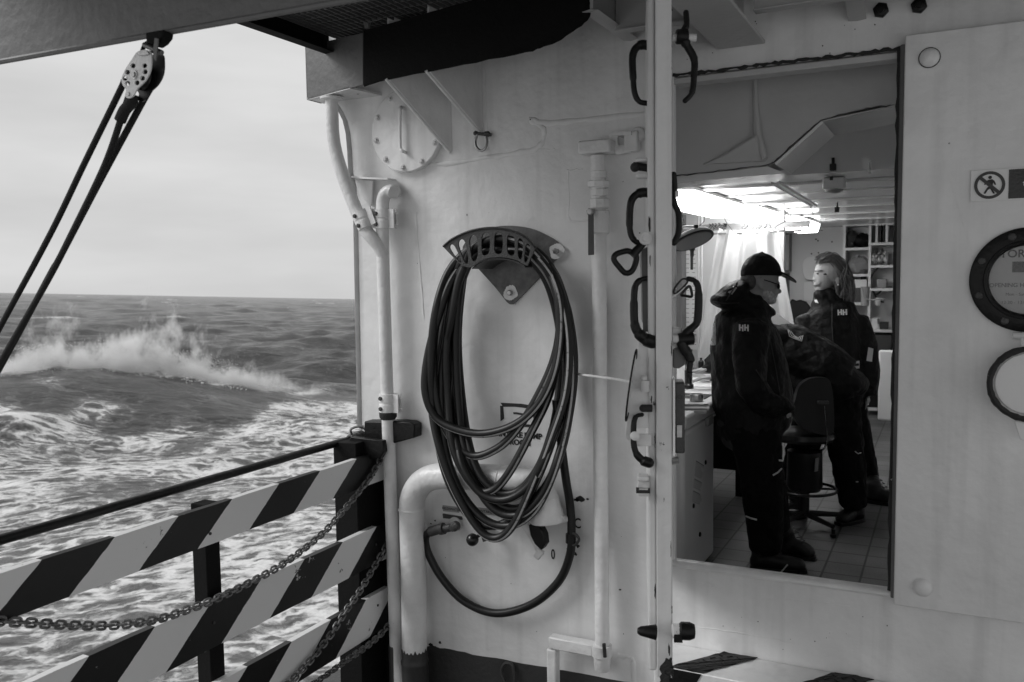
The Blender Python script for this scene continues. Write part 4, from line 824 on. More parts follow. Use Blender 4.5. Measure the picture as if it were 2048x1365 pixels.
# ================================================================== SEA
def sea_mat():
    m = bpy.data.materials.new('sea water and foam'); m.use_nodes = True; nt = m.node_tree; P = nt.nodes['Principled BSDF']; lk = nt.links.new
    tc = N(nt, 'ShaderNodeTexCoord'); at = N(nt, 'ShaderNodeAttribute'); at.attribute_name = 'foam'
    def noise(sc, det, rough=.6, vec=None, scl=None):
        n = N(nt, 'ShaderNodeTexNoise'); n.inputs['Scale'].default_value = sc; n.inputs['Detail'].default_value = det; n.inputs['Roughness'].default_value = rough
        v = vec or tc.outputs['Object']
        if scl: mp_ = N(nt, 'ShaderNodeMapping'); mp_.inputs['Scale'].default_value = scl; lk(v, mp_.inputs[0]); v = mp_.outputs[0]
        lk(v, n.inputs['Vector']); return n
    def math_(op, a, b_=None, c=None):
        n = N(nt, 'ShaderNodeMath', operation=op)
        for i, x in enumerate((a, b_, c)):
            if x is None: continue
            if hasattr(x, 'links'): lk(x, n.inputs[i])
            else: n.inputs[i].default_value = x
        return n.outputs[0]
    wp = noise(.9, 4)
    wv = N(nt, 'ShaderNodeVectorMath', operation='MULTIPLY_ADD'); lk(wp.outputs['Color'], wv.inputs[0]); wv.inputs[1].default_value = (1.1, 1.1, 0); lk(tc.outputs['Object'], wv.inputs[2])
    mpn = N(nt, 'ShaderNodeMapping'); mpn.inputs['Scale'].default_value = (2.6, 1.3, 0); lk(wv.outputs[0], mpn.inputs[0])
    def vor(sc):
        v = N(nt, 'ShaderNodeTexVoronoi', feature='DISTANCE_TO_EDGE'); v.inputs['Scale'].default_value = sc; lk(mpn.outputs[0], v.inputs['Vector']); return v.outputs['Distance']
    v1, v2 = vor(.8), vor(2.3)
    fb = noise(1.5, 11, .74, mpn.outputs[0]).outputs[0]
    big = noise(.16, 3, .5, None, (1.3, .6, 0)).outputs[0]
    s = math_('MULTIPLY_ADD', v1, -1.25, at.outputs['Fac'])
    s = math_('MULTIPLY_ADD', v2, -.55, s)
    s = math_('ADD', s, math_('MULTIPLY_ADD', fb, 1.25, -.63))
    s = math_('ADD', s, math_('MULTIPLY_ADD', big, .9, -.45))
    r = N(nt, 'ShaderNodeMapRange', interpolation_type='SMOOTHSTEP'); r.inputs[1].default_value = .22; r.inputs[2].default_value = .58; lk(s, r.inputs[0])
    gate_ = N(nt, 'ShaderNodeMapRange'); gate_.inputs[1].default_value = .02; gate_.inputs[2].default_value = .12; lk(at.outputs['Fac'], gate_.inputs[0])
    fo = math_('MULTIPLY', r.outputs[0], gate_.outputs[0])
    milk = N(nt, 'ShaderNodeMapRange'); milk.inputs[1].default_value = -.1; milk.inputs[2].default_value = .6; milk.inputs[3].default_value = .045; milk.inputs[4].default_value = .30; lk(s, milk.inputs[0])
    q = N(nt, 'ShaderNodeMix', data_type='FLOAT'); lk(fo, q.inputs[0]); lk(milk.outputs[0], q.inputs[2]); q.inputs[3].default_value = .80
    cc = N(nt, 'ShaderNodeCombineColor'); [lk(q.outputs[0], cc.inputs[i]) for i in range(3)]; lk(cc.outputs[0], P.inputs['Base Color'])
    ro = N(nt, 'ShaderNodeMix', data_type='FLOAT'); lk(fo, ro.inputs[0]); ro.inputs[2].default_value = .22; ro.inputs[3].default_value = .9; lk(ro.outputs[0], P.inputs['Roughness'])
    P.inputs['IOR'].default_value = 1.33
    rip = noise(.8, 10, .66, None, (1.8, .7, 1)).outputs[0]; rip2 = noise(7, 4, .6, None, (1.4, 1, 1)).outputs[0]
    h = math_('MULTIPLY_ADD', rip, 1., math_('MULTIPLY', rip2, .14)); rip3 = noise(.22, 6, .6, None, (1.9, .7, 1)).outputs[0]; h = math_('MULTIPLY_ADD', rip3, 2.2, h); h = math_('MULTIPLY_ADD', fo, .06, h)
    bp = N(nt, 'ShaderNodeBump'); bp.inputs['Strength'].default_value = .8; bp.inputs['Distance'].default_value = .35; lk(h, bp.inputs['Height']); lk(bp.outputs[0], P.inputs['Normal'])
    return m
sn_ = ray(720, 598).cross(ray(0, 585)).normalized()
if sn_.z < 0: sn_ = -sn_
HS = 5.2
SO = EYE - sn_ * HS
e1 = ray(330, 590); e1 = (e1 - sn_ * e1.dot(sn_)).normalized(); e2 = sn_.cross(e1)      # e1 points out to sea, e2 to the left in the picture
def sea_rt(px, py, h=0.):
    d = ray(px, py); k = -(HS - h) / d.dot(sn_); p = d * k; a, c = p.dot(e1), p.dot(e2); return math.hypot(a, c), math.atan2(c, a)
def th(px): return sea_rt(px, 800)[1]
thA, thB = th(-180), th(900)
ths = np.concatenate([np.linspace(1.5, thA + .01, 50), np.linspace(thA, thB, 400), np.linspace(thB - .01, -1.5, 60)])
rs_ = np.concatenate([3 * np.exp(np.linspace(0, math.log(200 / 3), 640)), np.exp(np.linspace(math.log(201), math.log(9000), 260))])
R2, T2 = np.meshgrid(rs_, ths, indexing='ij'); A2 = R2 * np.cos(T2); B2 = R2 * np.sin(T2)
H = np.zeros_like(A2); rg = np.random.RandomState(11); dr = R2 * .0068
for lam in np.geomspace(1.1, 60, 64):
    ang = rg.normal(0.15, .55); kx, ky = math.cos(ang), math.sin(ang); k = 2 * math.pi / lam; ph_ = rg.uniform(0, 6.28)
    amp = .0125 * lam ** .72; att = np.clip((lam / (dr * 2.5)) - .6, 0, 1)
    if lam > 18: amp *= .9
    s = k * (A2 * kx + B2 * ky) + ph_
    H += att * amp * (2 * (1 - np.abs(np.sin(s / 2))) - .73) if lam < 12 else att * amp * np.sin(s)
near = np.clip((R2 - 8) / 30, .25, 1); H *= near
# the big breaking swell
cp = [(-180, 770, 41), (0, 752, 41), (110, 735, 42), (180, 729, 43), (300, 736, 44), (420, 755, 45), (520, 775, 46), (610, 790, 47), (720, 796, 49), (900, 800, 52)]
ct = np.array([th(c[0]) for c in cp]); cr_ = np.array([c[2] for c in cp], float)
ch = np.array([HS - math.tan(0) - 0 for c in cp], float)
for i, (px, py, rr) in enumerate(cp):
    d = ray(px, py); hd = math.hypot(d.dot(e1), d.dot(e2)); ch[i] = HS + d.dot(sn_) * rr / hd
o_ = np.argsort(ct); ct, cr_, ch = ct[o_], cr_[o_], ch[o_]
RC = np.interp(T2, ct, cr_); HC = np.interp(T2, ct, ch)
dR = R2 - RC; prof = np.where(dR < 0, np.exp(-(dR / 7.5) ** 2), np.exp(-(dR / 3.2) ** 2)); lip = np.exp(-((dR + .3) / 1.2) ** 2)
H = H * (1 - .8 * prof) + HC * prof - .38 * np.exp(-((dR + 14) / 5.) ** 2) + .05 * np.sin(T2 * 160 + R2) * lip
# second, darker swell behind on the right
H += .75 * np.exp(-((R2 - 70 - 22 * (T2 - th(600))) / 3.2) ** 2) * np.exp(-((T2 - th(630)) / .075) ** 2)
H += .45 * np.exp(-((R2 - 33) / 1.4) ** 2) * np.exp(-((T2 - th(35)) / .035) ** 2)
# foam that lies on the water
fbx = [(-180, 872), (0, 872), (60, 880), (140, 868), (300, 872), (420, 868), (500, 858), (540, 820), (580, 802), (640, 795), (720, 790), (900, 785)]
ft_ = [sea_rt(*q) for q in fbx]; ft_.sort(key=lambda q: q[1]); RB_ = np.interp(T2, [q[1] for q in ft_], [q[0] for q in ft_])
wob = .06 * np.sin(A2 * 1.3 + 2 * np.sin(B2 * .9)) + .05 * np.sin(B2 * 2.1 + A2 * .7)
foam = .57 / (1 + np.exp((R2 / RB_ - 1 + wob) * 26))
foam += .14 * np.exp(-((R2 / RB_ - .93) / .05) ** 2) * (R2 < RB_)
foam -= .26 * np.exp(-((R2 - sea_rt(270, 985)[0]) / 1.6) ** 2) * np.exp(-((T2 - th(270)) / .07) ** 2)
lipr = np.interp(T2, ct, np.interp(ct, sorted([th(x) for x in (60, 250, 420, 560, 640)]), [0, .7, .8, .35, 0]))
rgn = np.sin(T2 * 90) * .4 + np.sin(T2 * 233 + 1) * .3
foam += (.95 * lipr) * np.exp(-((dR + .5 + rgn) / .9) ** 2)
foam += .2 * np.exp(-((R2 - 33.2) / .9) ** 2) * np.exp(-((T2 - th(38)) / .022) ** 2)
# scattered whitecaps on the higher wave tops far out
gA = np.gradient(H, axis=0) / np.gradient(R2, axis=0)
capn = np.sin(A2 * .043 + 1.7 * np.sin(B2 * .031)) + np.sin(B2 * .057 + 2.1 + np.sin(A2 * .07)) + .6 * np.sin(A2 * .21 + B2 * .13)
hs_ = H / (H.std() + 1e-6)
foam += np.where(R2 > 55, np.clip((hs_ - 1.35) * 1.2, 0, 1) * np.clip((capn - 1.0) * 1.0, 0, 1) * .62, 0)
foam = np.clip(foam, 0, 1)
nv_ = A2.size; co = np.stack([A2.ravel(), B2.ravel(), H.ravel()], 1)
nr_, nc_ = A2.shape; idx = np.arange(nv_).reshape(nr_, nc_)
fc = np.stack([idx[:-1, :-1].ravel(), idx[1:, :-1].ravel(), idx[1:, 1:].ravel(), idx[:-1, 1:].ravel()], 1)[:, ::-1]
def np_mesh(name, co, fc, m):
    me = bpy.data.meshes.new(name); me.vertices.add(len(co)); me.vertices.foreach_set('co', co.astype(np.float32).ravel())
    k = fc.shape[1]; me.loops.add(fc.size); me.loops.foreach_set('vertex_index', fc.astype(np.int32).ravel()); me.polygons.add(len(fc))
    me.polygons.foreach_set('loop_start', np.arange(0, fc.size, k, dtype=np.int32)); me.polygons.foreach_set('use_smooth', np.ones(len(fc), dtype=bool))
    me.update(calc_edges=True); me.materials.append(m); o = bpy.data.objects.new(name, me); col.objects.link(o); return o
seao = np_mesh('sea', co, fc, sea_mat()); at_ = seao.data.attributes.new('foam', 'FLOAT', 'POINT'); at_.data.foreach_set('value', foam.astype(np.float32).ravel())
seao.matrix_world = Matrix(((e1.x, e2.x, sn_.x, SO.x), (e1.y, e2.y, sn_.y, SO.y), (e1.z, e2.z, sn_.z, SO.z), (0, 0, 0, 1))); struct(seao)
# wind-blown spray off the crest: many small drops
M['drop'] = mat('spray drops', .85, .6)
plume = [(20, 60, 10), (70, 48, 26), (110, 38, 34), (160, 30, 20), (220, 36, 22), (270, 46, 34), (315, 40, 52), (345, 36, 36), (390, 44, 24), (440, 44, 20), (490, 34, 15), (540, 34, 11), (590, 30, 7)]   # (along, spread, height in px at the crest)
rg = np.random.RandomState(4); pts = []; 
wts = np.array([p[2] * p[1] for p in plume], float); wts[4:10] *= 1.25; wts /= wts.sum()
ND = 150000
which = rg.choice(len(plume), ND, p=wts); cpx = np.array([p[0] for p in plume]); csp = np.array([p[1] for p in plume]); chh = np.array([p[2] for p in plume])
xs = cpx[which] + rg.normal(0, 1, ND) * csp[which] * .55
hh = rg.exponential(1, ND) * chh[which] * .42
# ragged wisps: drop many of the drops where a cloud noise is low
from mathutils import noise as mno
keep = []
scp = 44 / F
for i in range(ND):
    v = mno.fractal(V((xs[i] * .018 + hh[i] * .012, hh[i] * .035, which[i] * .2)), .7, 2.1, 5)
    if v + .42 > rg.rand() * .9 and hh[i] < 52: keep.append(i)
xs = xs[keep] - hh[keep] * .35; hh = hh[keep]
tt = np.interp(xs, [-200, 1000], [th(-200), th(1000)]); tt = np.array([0.]) + np.interp(xs, np.linspace(-300, 1000, 40), [th(x) for x in np.linspace(-300, 1000, 40)])
rcx = np.interp(tt, ct, cr_); hcx = np.interp(tt, ct, ch)
rr2 = rcx + rg.normal(.4, .8, len(xs)) + hh * scp * .3
base = np.stack([rr2 * np.cos(tt), rr2 * np.sin(tt), hcx - .25 + hh * scp], 1)
sz = rg.lognormal(math.log(.0085), .4, len(xs)); sz = np.clip(sz, .004, .02); lump = (hh < 9) & (xs > 330) & (xs < 600) & (rg.rand(len(xs)) < .22); sz = np.where(lump, sz * 3.2, sz)
tet = np.array([[1, 1, 1], [1, -1, -1], [-1, 1, -1], [-1, -1, 1]], float)
vs_ = (base[:, None, :] + tet[None] * sz[:, None, None]).reshape(-1, 3)
b0 = np.arange(len(xs))[:, None] * 4
fcs = np.concatenate([b0 + np.array([0, 1, 2]), b0 + np.array([0, 3, 1]), b0 + np.array([0, 2, 3]), b0 + np.array([1, 3, 2])], 0)
spo = np_mesh('sea_spray', vs_, fcs, M['drop']); spo.matrix_world = seao.matrix_world.copy()
tag(spo, 'white windblown spray torn off the breaking wave crest', 'spray', kind='stuff')

# the finest spray hangs as mist: a real volume standing on the crest line
pA = np.array([.0, 0, 0]); 
def crest(px, back=.3):
    t = th(px); r = float(np.interp(t, ct, cr_)) + back; return V((r * math.cos(t), r * math.sin(t), float(np.interp(t, ct, ch))))
cA, cB = crest(-150), crest(760); dC = cB - cA; LC = dC.length; dC.normalize(); nC = V((0, 0, 1)).cross(dC).normalized(); uC = dC.cross(nC)
if uC.z < 0: uC = -uC; nC = -nC
b = MB(); xs_ = np.linspace(-150, 760, 30)
for px in xs_:
    p = crest(px)
    for yy_, zz_ in ((-1.3, -.35), (1.6, -.5), (2.2, 4.4), (-1.3, 4.4)): b.v.append(V(((p - cA).dot(dC), (p - cA).dot(nC) + yy_, (p - cA).dot(uC) + zz_)))
for i in range(29):
    for k in range(4): b.f.append((i * 4 + k, i * 4 + (k + 1) % 4, i * 4 + 4 + (k + 1) % 4, i * 4 + 4 + k))
b.f.append((3, 2, 1, 0)); b.f.append((116, 117, 118, 119))
vm = bpy.data.materials.new('spray mist'); vm.use_nodes = True; nt = vm.node_tree; nt.nodes.clear(); lk = nt.links.new
ou = N(nt, 'ShaderNodeOutputMaterial'); pv = N(nt, 'ShaderNodeVolumeScatter'); pv.inputs['Color'].default_value = (1, 1, 1, 1); lk(pv.outputs[0], ou.inputs['Volume'])
tc = N(nt, 'ShaderNodeTexCoord'); sp = N(nt, 'ShaderNodeSeparateXYZ'); lk(tc.outputs['Object'], sp.inputs[0])
def mt(op, a_, b_=None, c_=None):
    n = N(nt, 'ShaderNodeMath', operation=op)
    for i, x in enumerate((a_, b_, c_)):
        if x is None: continue
        if hasattr(x, 'links'): lk(x, n.inputs[i])
        else: n.inputs[i].default_value = x
    return n.outputs[0]
u_ = mt('DIVIDE', sp.outputs[0], LC)
def curve(pts):
    n = N(nt, 'ShaderNodeFloatCurve'); cv = n.mapping.curves[0]
    cv.points[0].location = pts[0]; cv.points[1].location = pts[-1]
    for q in pts[1:-1]: cv.points.new(*q)
    n.mapping.update(); lk(u_, n.inputs['Value']); return n.outputs[0]
def uu(px): return float((crest(px) - cA).dot(dC) / LC)
zc_ = curve([(0, 0.5)] + [(uu(px), .5 + float((crest(px) - cA).dot(uC)) / 8) for px in (0, 110, 180, 300, 420, 520, 610)] + [(1, .5)])
hc_ = curve([(0, .02), (uu(0), .05), (uu(60), .13), (uu(110), .17), (uu(165), .10), (uu(220), .11), (uu(265), .16), (uu(315), .20), (uu(370), .15), (uu(430), .10), (uu(500), .065), (uu(570), .045), (uu(640), .02), (1, .0)])
zz = mt('SUBTRACT', sp.outputs[2], mt('MULTIPLY_ADD', zc_, 8., -4.))                 # height over the crest in metres
mpv = N(nt, 'ShaderNodeMapping'); mpv.inputs['Rotation'].default_value = (0, math.radians(28), 0); mpv.inputs['Scale'].default_value = (.9, .8, .55); lk(tc.outputs['Object'], mpv.inputs[0])
n1 = N(nt, 'ShaderNodeTexNoise'); n1.inputs['Scale'].default_value = 1.0; n1.inputs['Detail'].default_value = 7; n1.inputs['Roughness'].default_value = .68; lk(mpv.outputs[0], n1.inputs['Vector'])
rel = mt('DIVIDE', zz, mt('MULTIPLY_ADD', hc_, 5.6, .05))
env = mt('MULTIPLY_ADD', mt('MAXIMUM', rel, 0.), -.30, .72)
dn = mt('MAXIMUM', mt('MULTIPLY', mt('ADD', env, mt('MULTIPLY_ADD', n1.outputs[0], 4.4, -2.6)), 1.0), 0.)
dn = mt('MULTIPLY', dn, mt('GREATER_THAN', zz, -.3))
dn = mt('MULTIPLY', dn, mt('MINIMUM', mt('MULTIPLY', hc_, 14.), 1.))
lk(mt('MULTIPLY', dn, 3.2), pv.inputs['Density'])
me_o = b.build('spray_mist', vm); vm.cycles.volume_step_rate = .12
Lw = seao.matrix_world.to_3x3(); ax = [Lw @ v for v in (dC, nC, uC)]; oo = seao.matrix_world @ cA
me_o.matrix_world = Matrix(((ax[0].x, ax[1].x, ax[2].x, oo.x), (ax[0].y, ax[1].y, ax[2].y, oo.y), (ax[0].z, ax[1].z, ax[2].z, oo.z), (0, 0, 0, 1)))
tag(me_o, 'soft white mist blowing off the breaking wave crest', 'mist', kind='stuff')
scene.cycles.volume_bounces = 2
# ================================================================== THE LAB BEHIND THE DOORWAY
def tile_mat():
    m = bpy.data.materials.new('floor tiles'); m.use_nodes = True; nt = m.node_tree; P = nt.nodes['Principled BSDF']; lk = nt.links.new
    tc = N(nt, 'ShaderNodeTexCoord'); mp_ = N(nt, 'ShaderNodeMapping'); mp_.inputs['Rotation'].default_value = (0, 0, math.pi / 2); lk(tc.outputs['Object'], mp_.inputs[0])
    br_ = N(nt, 'ShaderNodeTexBrick'); br_.offset = 0; br_.inputs['Scale'].default_value = 1; br_.inputs['Brick Width'].default_value = .20; br_.inputs['Row Height'].default_value = .20; br_.inputs['Mortar Size'].default_value = .006
    br_.inputs['Color1'].default_value = (.16, .16, .16, 1); br_.inputs['Color2'].default_value = (.13, .13, .13, 1); br_.inputs['Mortar'].default_value = (.045, .045, .045, 1); lk(mp_.outputs[0], br_.inputs['Vector'])
    n = N(nt, 'ShaderNodeTexNoise'); n.inputs['Scale'].default_value = 180; n.inputs['Detail'].default_value = 3; lk(tc.outputs['Object'], n.inputs['Vector'])
    n2 = N(nt, 'ShaderNodeTexNoise'); n2.inputs['Scale'].default_value = 2.5; n2.inputs['Detail'].default_value = 6; lk(tc.outputs['Object'], n2.inputs['Vector'])
    r = N(nt, 'ShaderNodeMapRange'); r.inputs[1].default_value = .3; r.inputs[2].default_value = .7; r.inputs[3].default_value = .55; r.inputs[4].default_value = 1.5; lk(n.outputs[0], r.inputs[0])
    r2 = N(nt, 'ShaderNodeMapRange'); r2.inputs[1].default_value = .3; r2.inputs[2].default_value = .7; r2.inputs[3].default_value = .7; r2.inputs[4].default_value = 1.2; lk(n2.outputs[0], r2.inputs[0])
    mm = N(nt, 'ShaderNodeMath', operation='MULTIPLY'); lk(r.outputs[0], mm.inputs[0]); lk(r2.outputs[0], mm.inputs[1])
    q = N(nt, 'ShaderNodeVectorMath', operation='SCALE'); lk(br_.outputs['Color'], q.inputs[0]); lk(mm.outputs[0], q.inputs['Scale']); lk(q.outputs[0], P.inputs['Base Color'])
    P.inputs['Roughness'].default_value = .5; return m
FY = D + .04
b = MB(); b.box(-2.35, 1.2, FY, 11.2, -.03, 0); struct(b.build('lab_floor', tile_mat()))
def wallbox(name, lab, x0, x1, y0, y1, z0, z1, m='lab'):
    b = MB(); b.box(x0, x1, y0, y1, z0, z1); return tag(b.build(name, M[m]), lab, 'wall')
wallbox('lab_wall', 'far white end wall of the lab with small screw holes', -2.35, 1.2, 11.1, 11.2, 0, 2.9)
wallbox('lab_wall', 'white side wall of the lab behind the door leaf', -2.45, -2.35, FY, 11.2, 0, 2.9)
wallbox('lab_wall', 'side wall of the lab hidden behind the right hand panel', 1.2, 1.3, FY, 11.2, 0, 2.9)
wallbox('lab_partition', 'white partition that the calendar hangs on, left of the curtain', -2.35, -1.25, 7.60, 7.67, 0, 2.2)
c = MB(); c.box(-2.35, 1.2, FY, 4.95, 2.56, 2.60); c.box(-2.35, 1.2, 4.95, 11.1, 2.20, 2.24); c.box(-2.35, 1.2, 4.93, 4.95, 2.20, 2.60)
struct(c.build('lab_ceiling', M['ceil']))
for i, y in enumerate((5.35, 6.0, 6.7, 7.5, 8.4, 9.4)):
    b = MB(); b.box(-2.34, 1.19, y, y + (.10 if i % 2 == 0 else .03), 2.185 if i % 2 == 0 else 2.19, 2.199); o = b.build('ceiling_batten', M['ceil'], bevel=.002)
    tag(o, ('wide' if i % 2 == 0 else 'narrow') + ' white batten across the lab ceiling, number ' + ('one', 'two', 'three', 'four', 'five', 'six')[i] + ' counted from the doorway', 'batten', 'battens across the lab ceiling')
# casing just inside the doorway
cs = thing('duct_casing', 'grey painted sheet casing hanging inside the top of the doorway', 'casing', (-.6, D + .3, 2.1))
yc = D + .25
def CP(px, py, o=0.): return oy(px, py, yc + o)
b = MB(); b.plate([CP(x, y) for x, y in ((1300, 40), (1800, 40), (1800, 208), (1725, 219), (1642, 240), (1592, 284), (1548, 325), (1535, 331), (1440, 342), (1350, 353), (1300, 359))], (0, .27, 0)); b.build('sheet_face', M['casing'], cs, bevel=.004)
b = MB(); b.tube([CP(1510, 130, -.003), CP(1512, 220, -.006), CP(1516, 270, -.015), CP(1530, 318, -.03)], [.008, .012, .016, .012], 8); b.build('vertical_crease', M['casing'], cs)
b = MB(); b.plate([CP(1533, 322, -.02), CP(1512, 268, -.04), CP(1440, 312, -.02), CP(1400, 330, -.006)], (0, .03, 0)); b.build('dent', M['casing'], cs, bevel=.01)
b = MB(); P = [CP(x, y, -.003) for x, y in ((1350, 353), (1440, 342), (1535, 331), (1548, 325), (1592, 284), (1642, 240), (1725, 219), (1790, 210))]
P2 = [P[i].lerp(P[i + 1], t) + V((random.uniform(-.002, .002), 0, random.uniform(-.003, .003))) for i in range(7) for t in np.linspace(0, 1, 8)[:-1]]; b.tube(P2, [random.uniform(.001, .003) for _ in P2], 6); b.build('rusty_edge', M['cast'], cs)
b = MB(); A_, B_ = CP(1549, 327), CP(1643, 242); b.plate([A_, B_, B_ + V((0, .36, 0)), A_ + V((0, .36, 0))], (.008, 0, -.008)); b.build('painted_lit_face', M['paper'], cs)  # paler than the casing: light on this sloping face put into its colour
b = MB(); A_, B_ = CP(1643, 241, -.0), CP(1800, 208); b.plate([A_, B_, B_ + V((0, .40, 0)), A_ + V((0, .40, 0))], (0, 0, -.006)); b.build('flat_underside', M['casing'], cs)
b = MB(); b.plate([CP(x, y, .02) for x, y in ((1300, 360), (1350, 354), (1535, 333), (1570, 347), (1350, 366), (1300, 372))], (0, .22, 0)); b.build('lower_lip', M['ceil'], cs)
b = MB(); b.plate([oy(x, y, 4.3) for x, y in ((1722, 313), (1738, 318), (1738, 345), (1722, 326))], (0, .12, 0)); tag(b.build('ceiling_bracket', M['ceil']), 'small white bracket under the lab ceiling near the right door edge', 'bracket')
dt = thing('smoke_detector', 'white smoke detector box under the lab ceiling', 'detector', oy(1669, 370, 5.4))
q = oy(1669, 368, 5.2); b = MB(); b.obox(q, V((.058, 0, 0)), V((0, .05, 0)), V((0, 0, .032))); b.build('housing', M['white'], dt, bevel=.008)
b = MB(); b.lathe(q + V((0, 0, -.03)), (0, 0, -1), [(.05, 0), (.045, .012), (.03, .02), (0, .02)], 20); b.build('sensor', M['greyplast'], dt)
b = MB(); b.obox(q + V((-.01, -.055, .03)), V((.008, 0, 0)), V((0, .006, 0)), V((0, 0, .014))); b.build('clip', M['plastic'], dt)
for px, py, y, lb in ((1666, 335, 4.9, 'black clip on the soffit above the smoke detector'), (1674, 420, 6.4, 'black clip on the lab ceiling beyond the smoke detector')):
    q = oy(px, py, y); b = MB(); b.obox(q, V((.016, 0, 0)), V((0, .012, 0)), V((0, 0, .018))); b.cyl(q, q + V((0, 0, .05)), .008); tag(b.build('ceiling_clip', M['plastic'], bevel=.003), lb, 'clip')
b = MB(); A = oz(1550, 366, 2.17); Bq = oz(1628, 412, 2.17); dv_ = (Bq - A); L_ = dv_.length; dv_.normalize(); sd_ = V((dv_.y, -dv_.x, 0)).normalized()
for s in (-1, 1): b.obox((A + Bq) / 2 + sd_ * .02 * s, dv_ * (L_ / 2), sd_ * .003, V((0, 0, .008)))
for t in np.arange(.05, L_, .09): b.obox(A + dv_ * t, dv_ * .004, sd_ * .02, V((0, 0, .003)))
tag(b.build('cable_tray', M['white']), 'narrow white ladder tray running along the lab ceiling', 'cable tray')
# lit fluorescent fittings in a row
zf = 2.10
fx0 = oz(1375, 408, zf); fx1 = oz(1618, 466, zf)
for i, (ya, yb_) in enumerate(((5.15, 6.55), (6.75, 8.15), (8.35, 9.75))):
    X = -1.50 + (ya - 5.15) * .045
    lt = thing('ceiling_light', 'lit fluorescent fitting, the ' + ('nearest to', 'middle one counted from', 'farthest from')[i] + ' the doorway in a row of three', 'light', (X, (ya + yb_) / 2, 2.2), 'fluorescent fittings in a row')
    b = MB(); b.box(X - .13, X + .13, ya, yb_, 2.176, 2.198); b.build('housing', M['white'], lt, bevel=.004)
    b = MB(); b.plate([V((X - .125, ya + .01, 2.175)), V((X - .10, ya + .01, 2.085)), V((X + .10, ya + .01, 2.085)), V((X + .125, ya + .01, 2.175))], (0, yb_ - ya - .02, 0)); b.build('diffuser', M['tubel'], lt, bevel=.01)
# chest freezer
fz = thing('chest_freezer', 'white chest freezer with a printed notice on its side, left in the doorway', 'freezer', (-1.55, 4.65, 0))
b = MB(); b.box(-1.95, -1.208, 4.36, 5.0, .03, .855); b.build('body', M['white'], fz, bevel=.02)
b = MB(); b.box(-1.96, -1.196, 4.35, 5.01, .865, .94); b.build('lid', M['white'], fz, bevel=.015)
b = MB(); b.box(-1.207, -1.185, 4.78, 4.90, .82, .87); b.build('handle', M['greyplast'], fz, bevel=.006)
def FX(px, py, o=0.): return ox(px, py, -1.208 + .002 + o)
nc = thing('printed_notice', 'sheet of printed text held by magnets on the freezer side', 'notice', FX(1395, 975))
b = MB(); b.plate([FX(x, y) for x, y in ((1391, 905), (1411, 918), (1403, 1041), (1378, 1030))], (.001, 0, 0)); b.build('sheet', M['paper'], nc)
b = MB(); r_ = random.Random(2)
for k in range(21):
    t = .12 + k * .032; 
    if k in (8, 14): continue
    a_ = FX(1391 + (1378 - 1391) * t, 905 + (1030 - 905) * t, .0016); c_ = FX(1411 + (1403 - 1411) * t, 918 + (1041 - 918) * t, .0016)
    s0 = .12; s1 = r_.uniform(.6, .9); h = .0025 if k not in (0, 9, 15) else .005
    p0, p1_ = a_.lerp(c_, s0), a_.lerp(c_, s1); b.plate([p0, p1_, p1_ - V((0, 0, h)), p0 - V((0, 0, h))], (.0004, 0, 0))
b.build('printed_lines', M['ink'], nc, smooth=False)['kind'] = 'stuff'
for px, py, lb in ((1410, 925, 'dark magnet at the upper corner of the freezer notice'), (1386, 1012, 'dark magnet at the lower corner of the freezer notice'), (1399, 1069, 'dark magnet alone below the freezer notice')):
    q = FX(px, py); b = MB(); b.lathe(q, (1, 0, 0), [(.014, 0), (.013, .006), (.009, .009)], 14); tag(b.build('magnet', M['plastic']), lb, 'magnet', 'magnets on the freezer')
# bench beyond it
bn = thing('lab_bench', 'white topped bench with black legs behind the freezer', 'bench', (-1.7, 5.8, 0))
b = MB(); b.box(-2.34, -1.30, 5.06, 6.6, .86, .90); b.build('top', M['white'], bn, bevel=.004)
for x in (-1.38, -2.28):
    for y in (5.12, 6.5):
        b = MB(); b.box(x - .025, x + .025, y - .025, y + .025, 0, .859); b.build('leg', M['plastic'], bn)
b = MB(); b.box(-2.30, -1.36, 6.46, 6.5, .2, .8); b.box(-1.37, -1.355, 5.2, 6.4, .74, .855); b.build('shade_panel', M['plastic'], bn)  # black sheets stand in for the shade below the bench top
b = MB(); b.box(-1.90, -1.33, 5.12, 5.45, .902, .908); tag(b.build('desk_mat', M['black']), 'black mat on the bench under the steel mug', 'mat')
mg = thing('mug', 'small steel mug standing on the black mat', 'mug', oz(1393, 812, .91))
q = oz(1393, 813, .909); b = MB(); b.lathe(q, (0, 0, 1), [(.036, 0), (.039, .01), (.039, .070), (.036, .072), (.034, .01), (0, .01)], 24); b.build('cup', M['steel'], mg)
b = MB(); b.tube(spline([q + V((-.036, -.01, .06)), q + V((-.066, -.01, .055)), q + V((-.066, -.01, .022)), q + V((-.036, -.01, .018))], 5), .004, 8); b.build('handle', M['steel'], mg)
for i, (px, py, rz, sx_, sy_, m_, lb) in enumerate(((1398, 770, .2, .15, .11, 'paper', 'white sheet lying on the bench nearest the mug'), (1412, 756, -.3, .11, .15, 'paper', 'white sheet lying on the bench under the resting hand'), (1380, 752, .5, .12, .09, 'greyplast', 'grey folder lying on the bench'), (1415, 741, .1, .13, .08, 'plastic', 'black folder lying at the back of the bench'))):
    q = oz(px, py, .904 + i * .003); b = MB(); b.obox(q, V((math.cos(rz) * sx_, math.sin(rz) * sx_, 0)), V((-math.sin(rz) * sy_, math.cos(rz) * sy_, 0)), V((0, 0, .0012 + .003 * (i == 3)))); tag(b.build('sheet', M[m_]), lb, 'paper')
pt = thing('pen_pot', 'black pot of pens standing on the bench beside the door lock', 'pen pot', oz(1376, 778, .905))
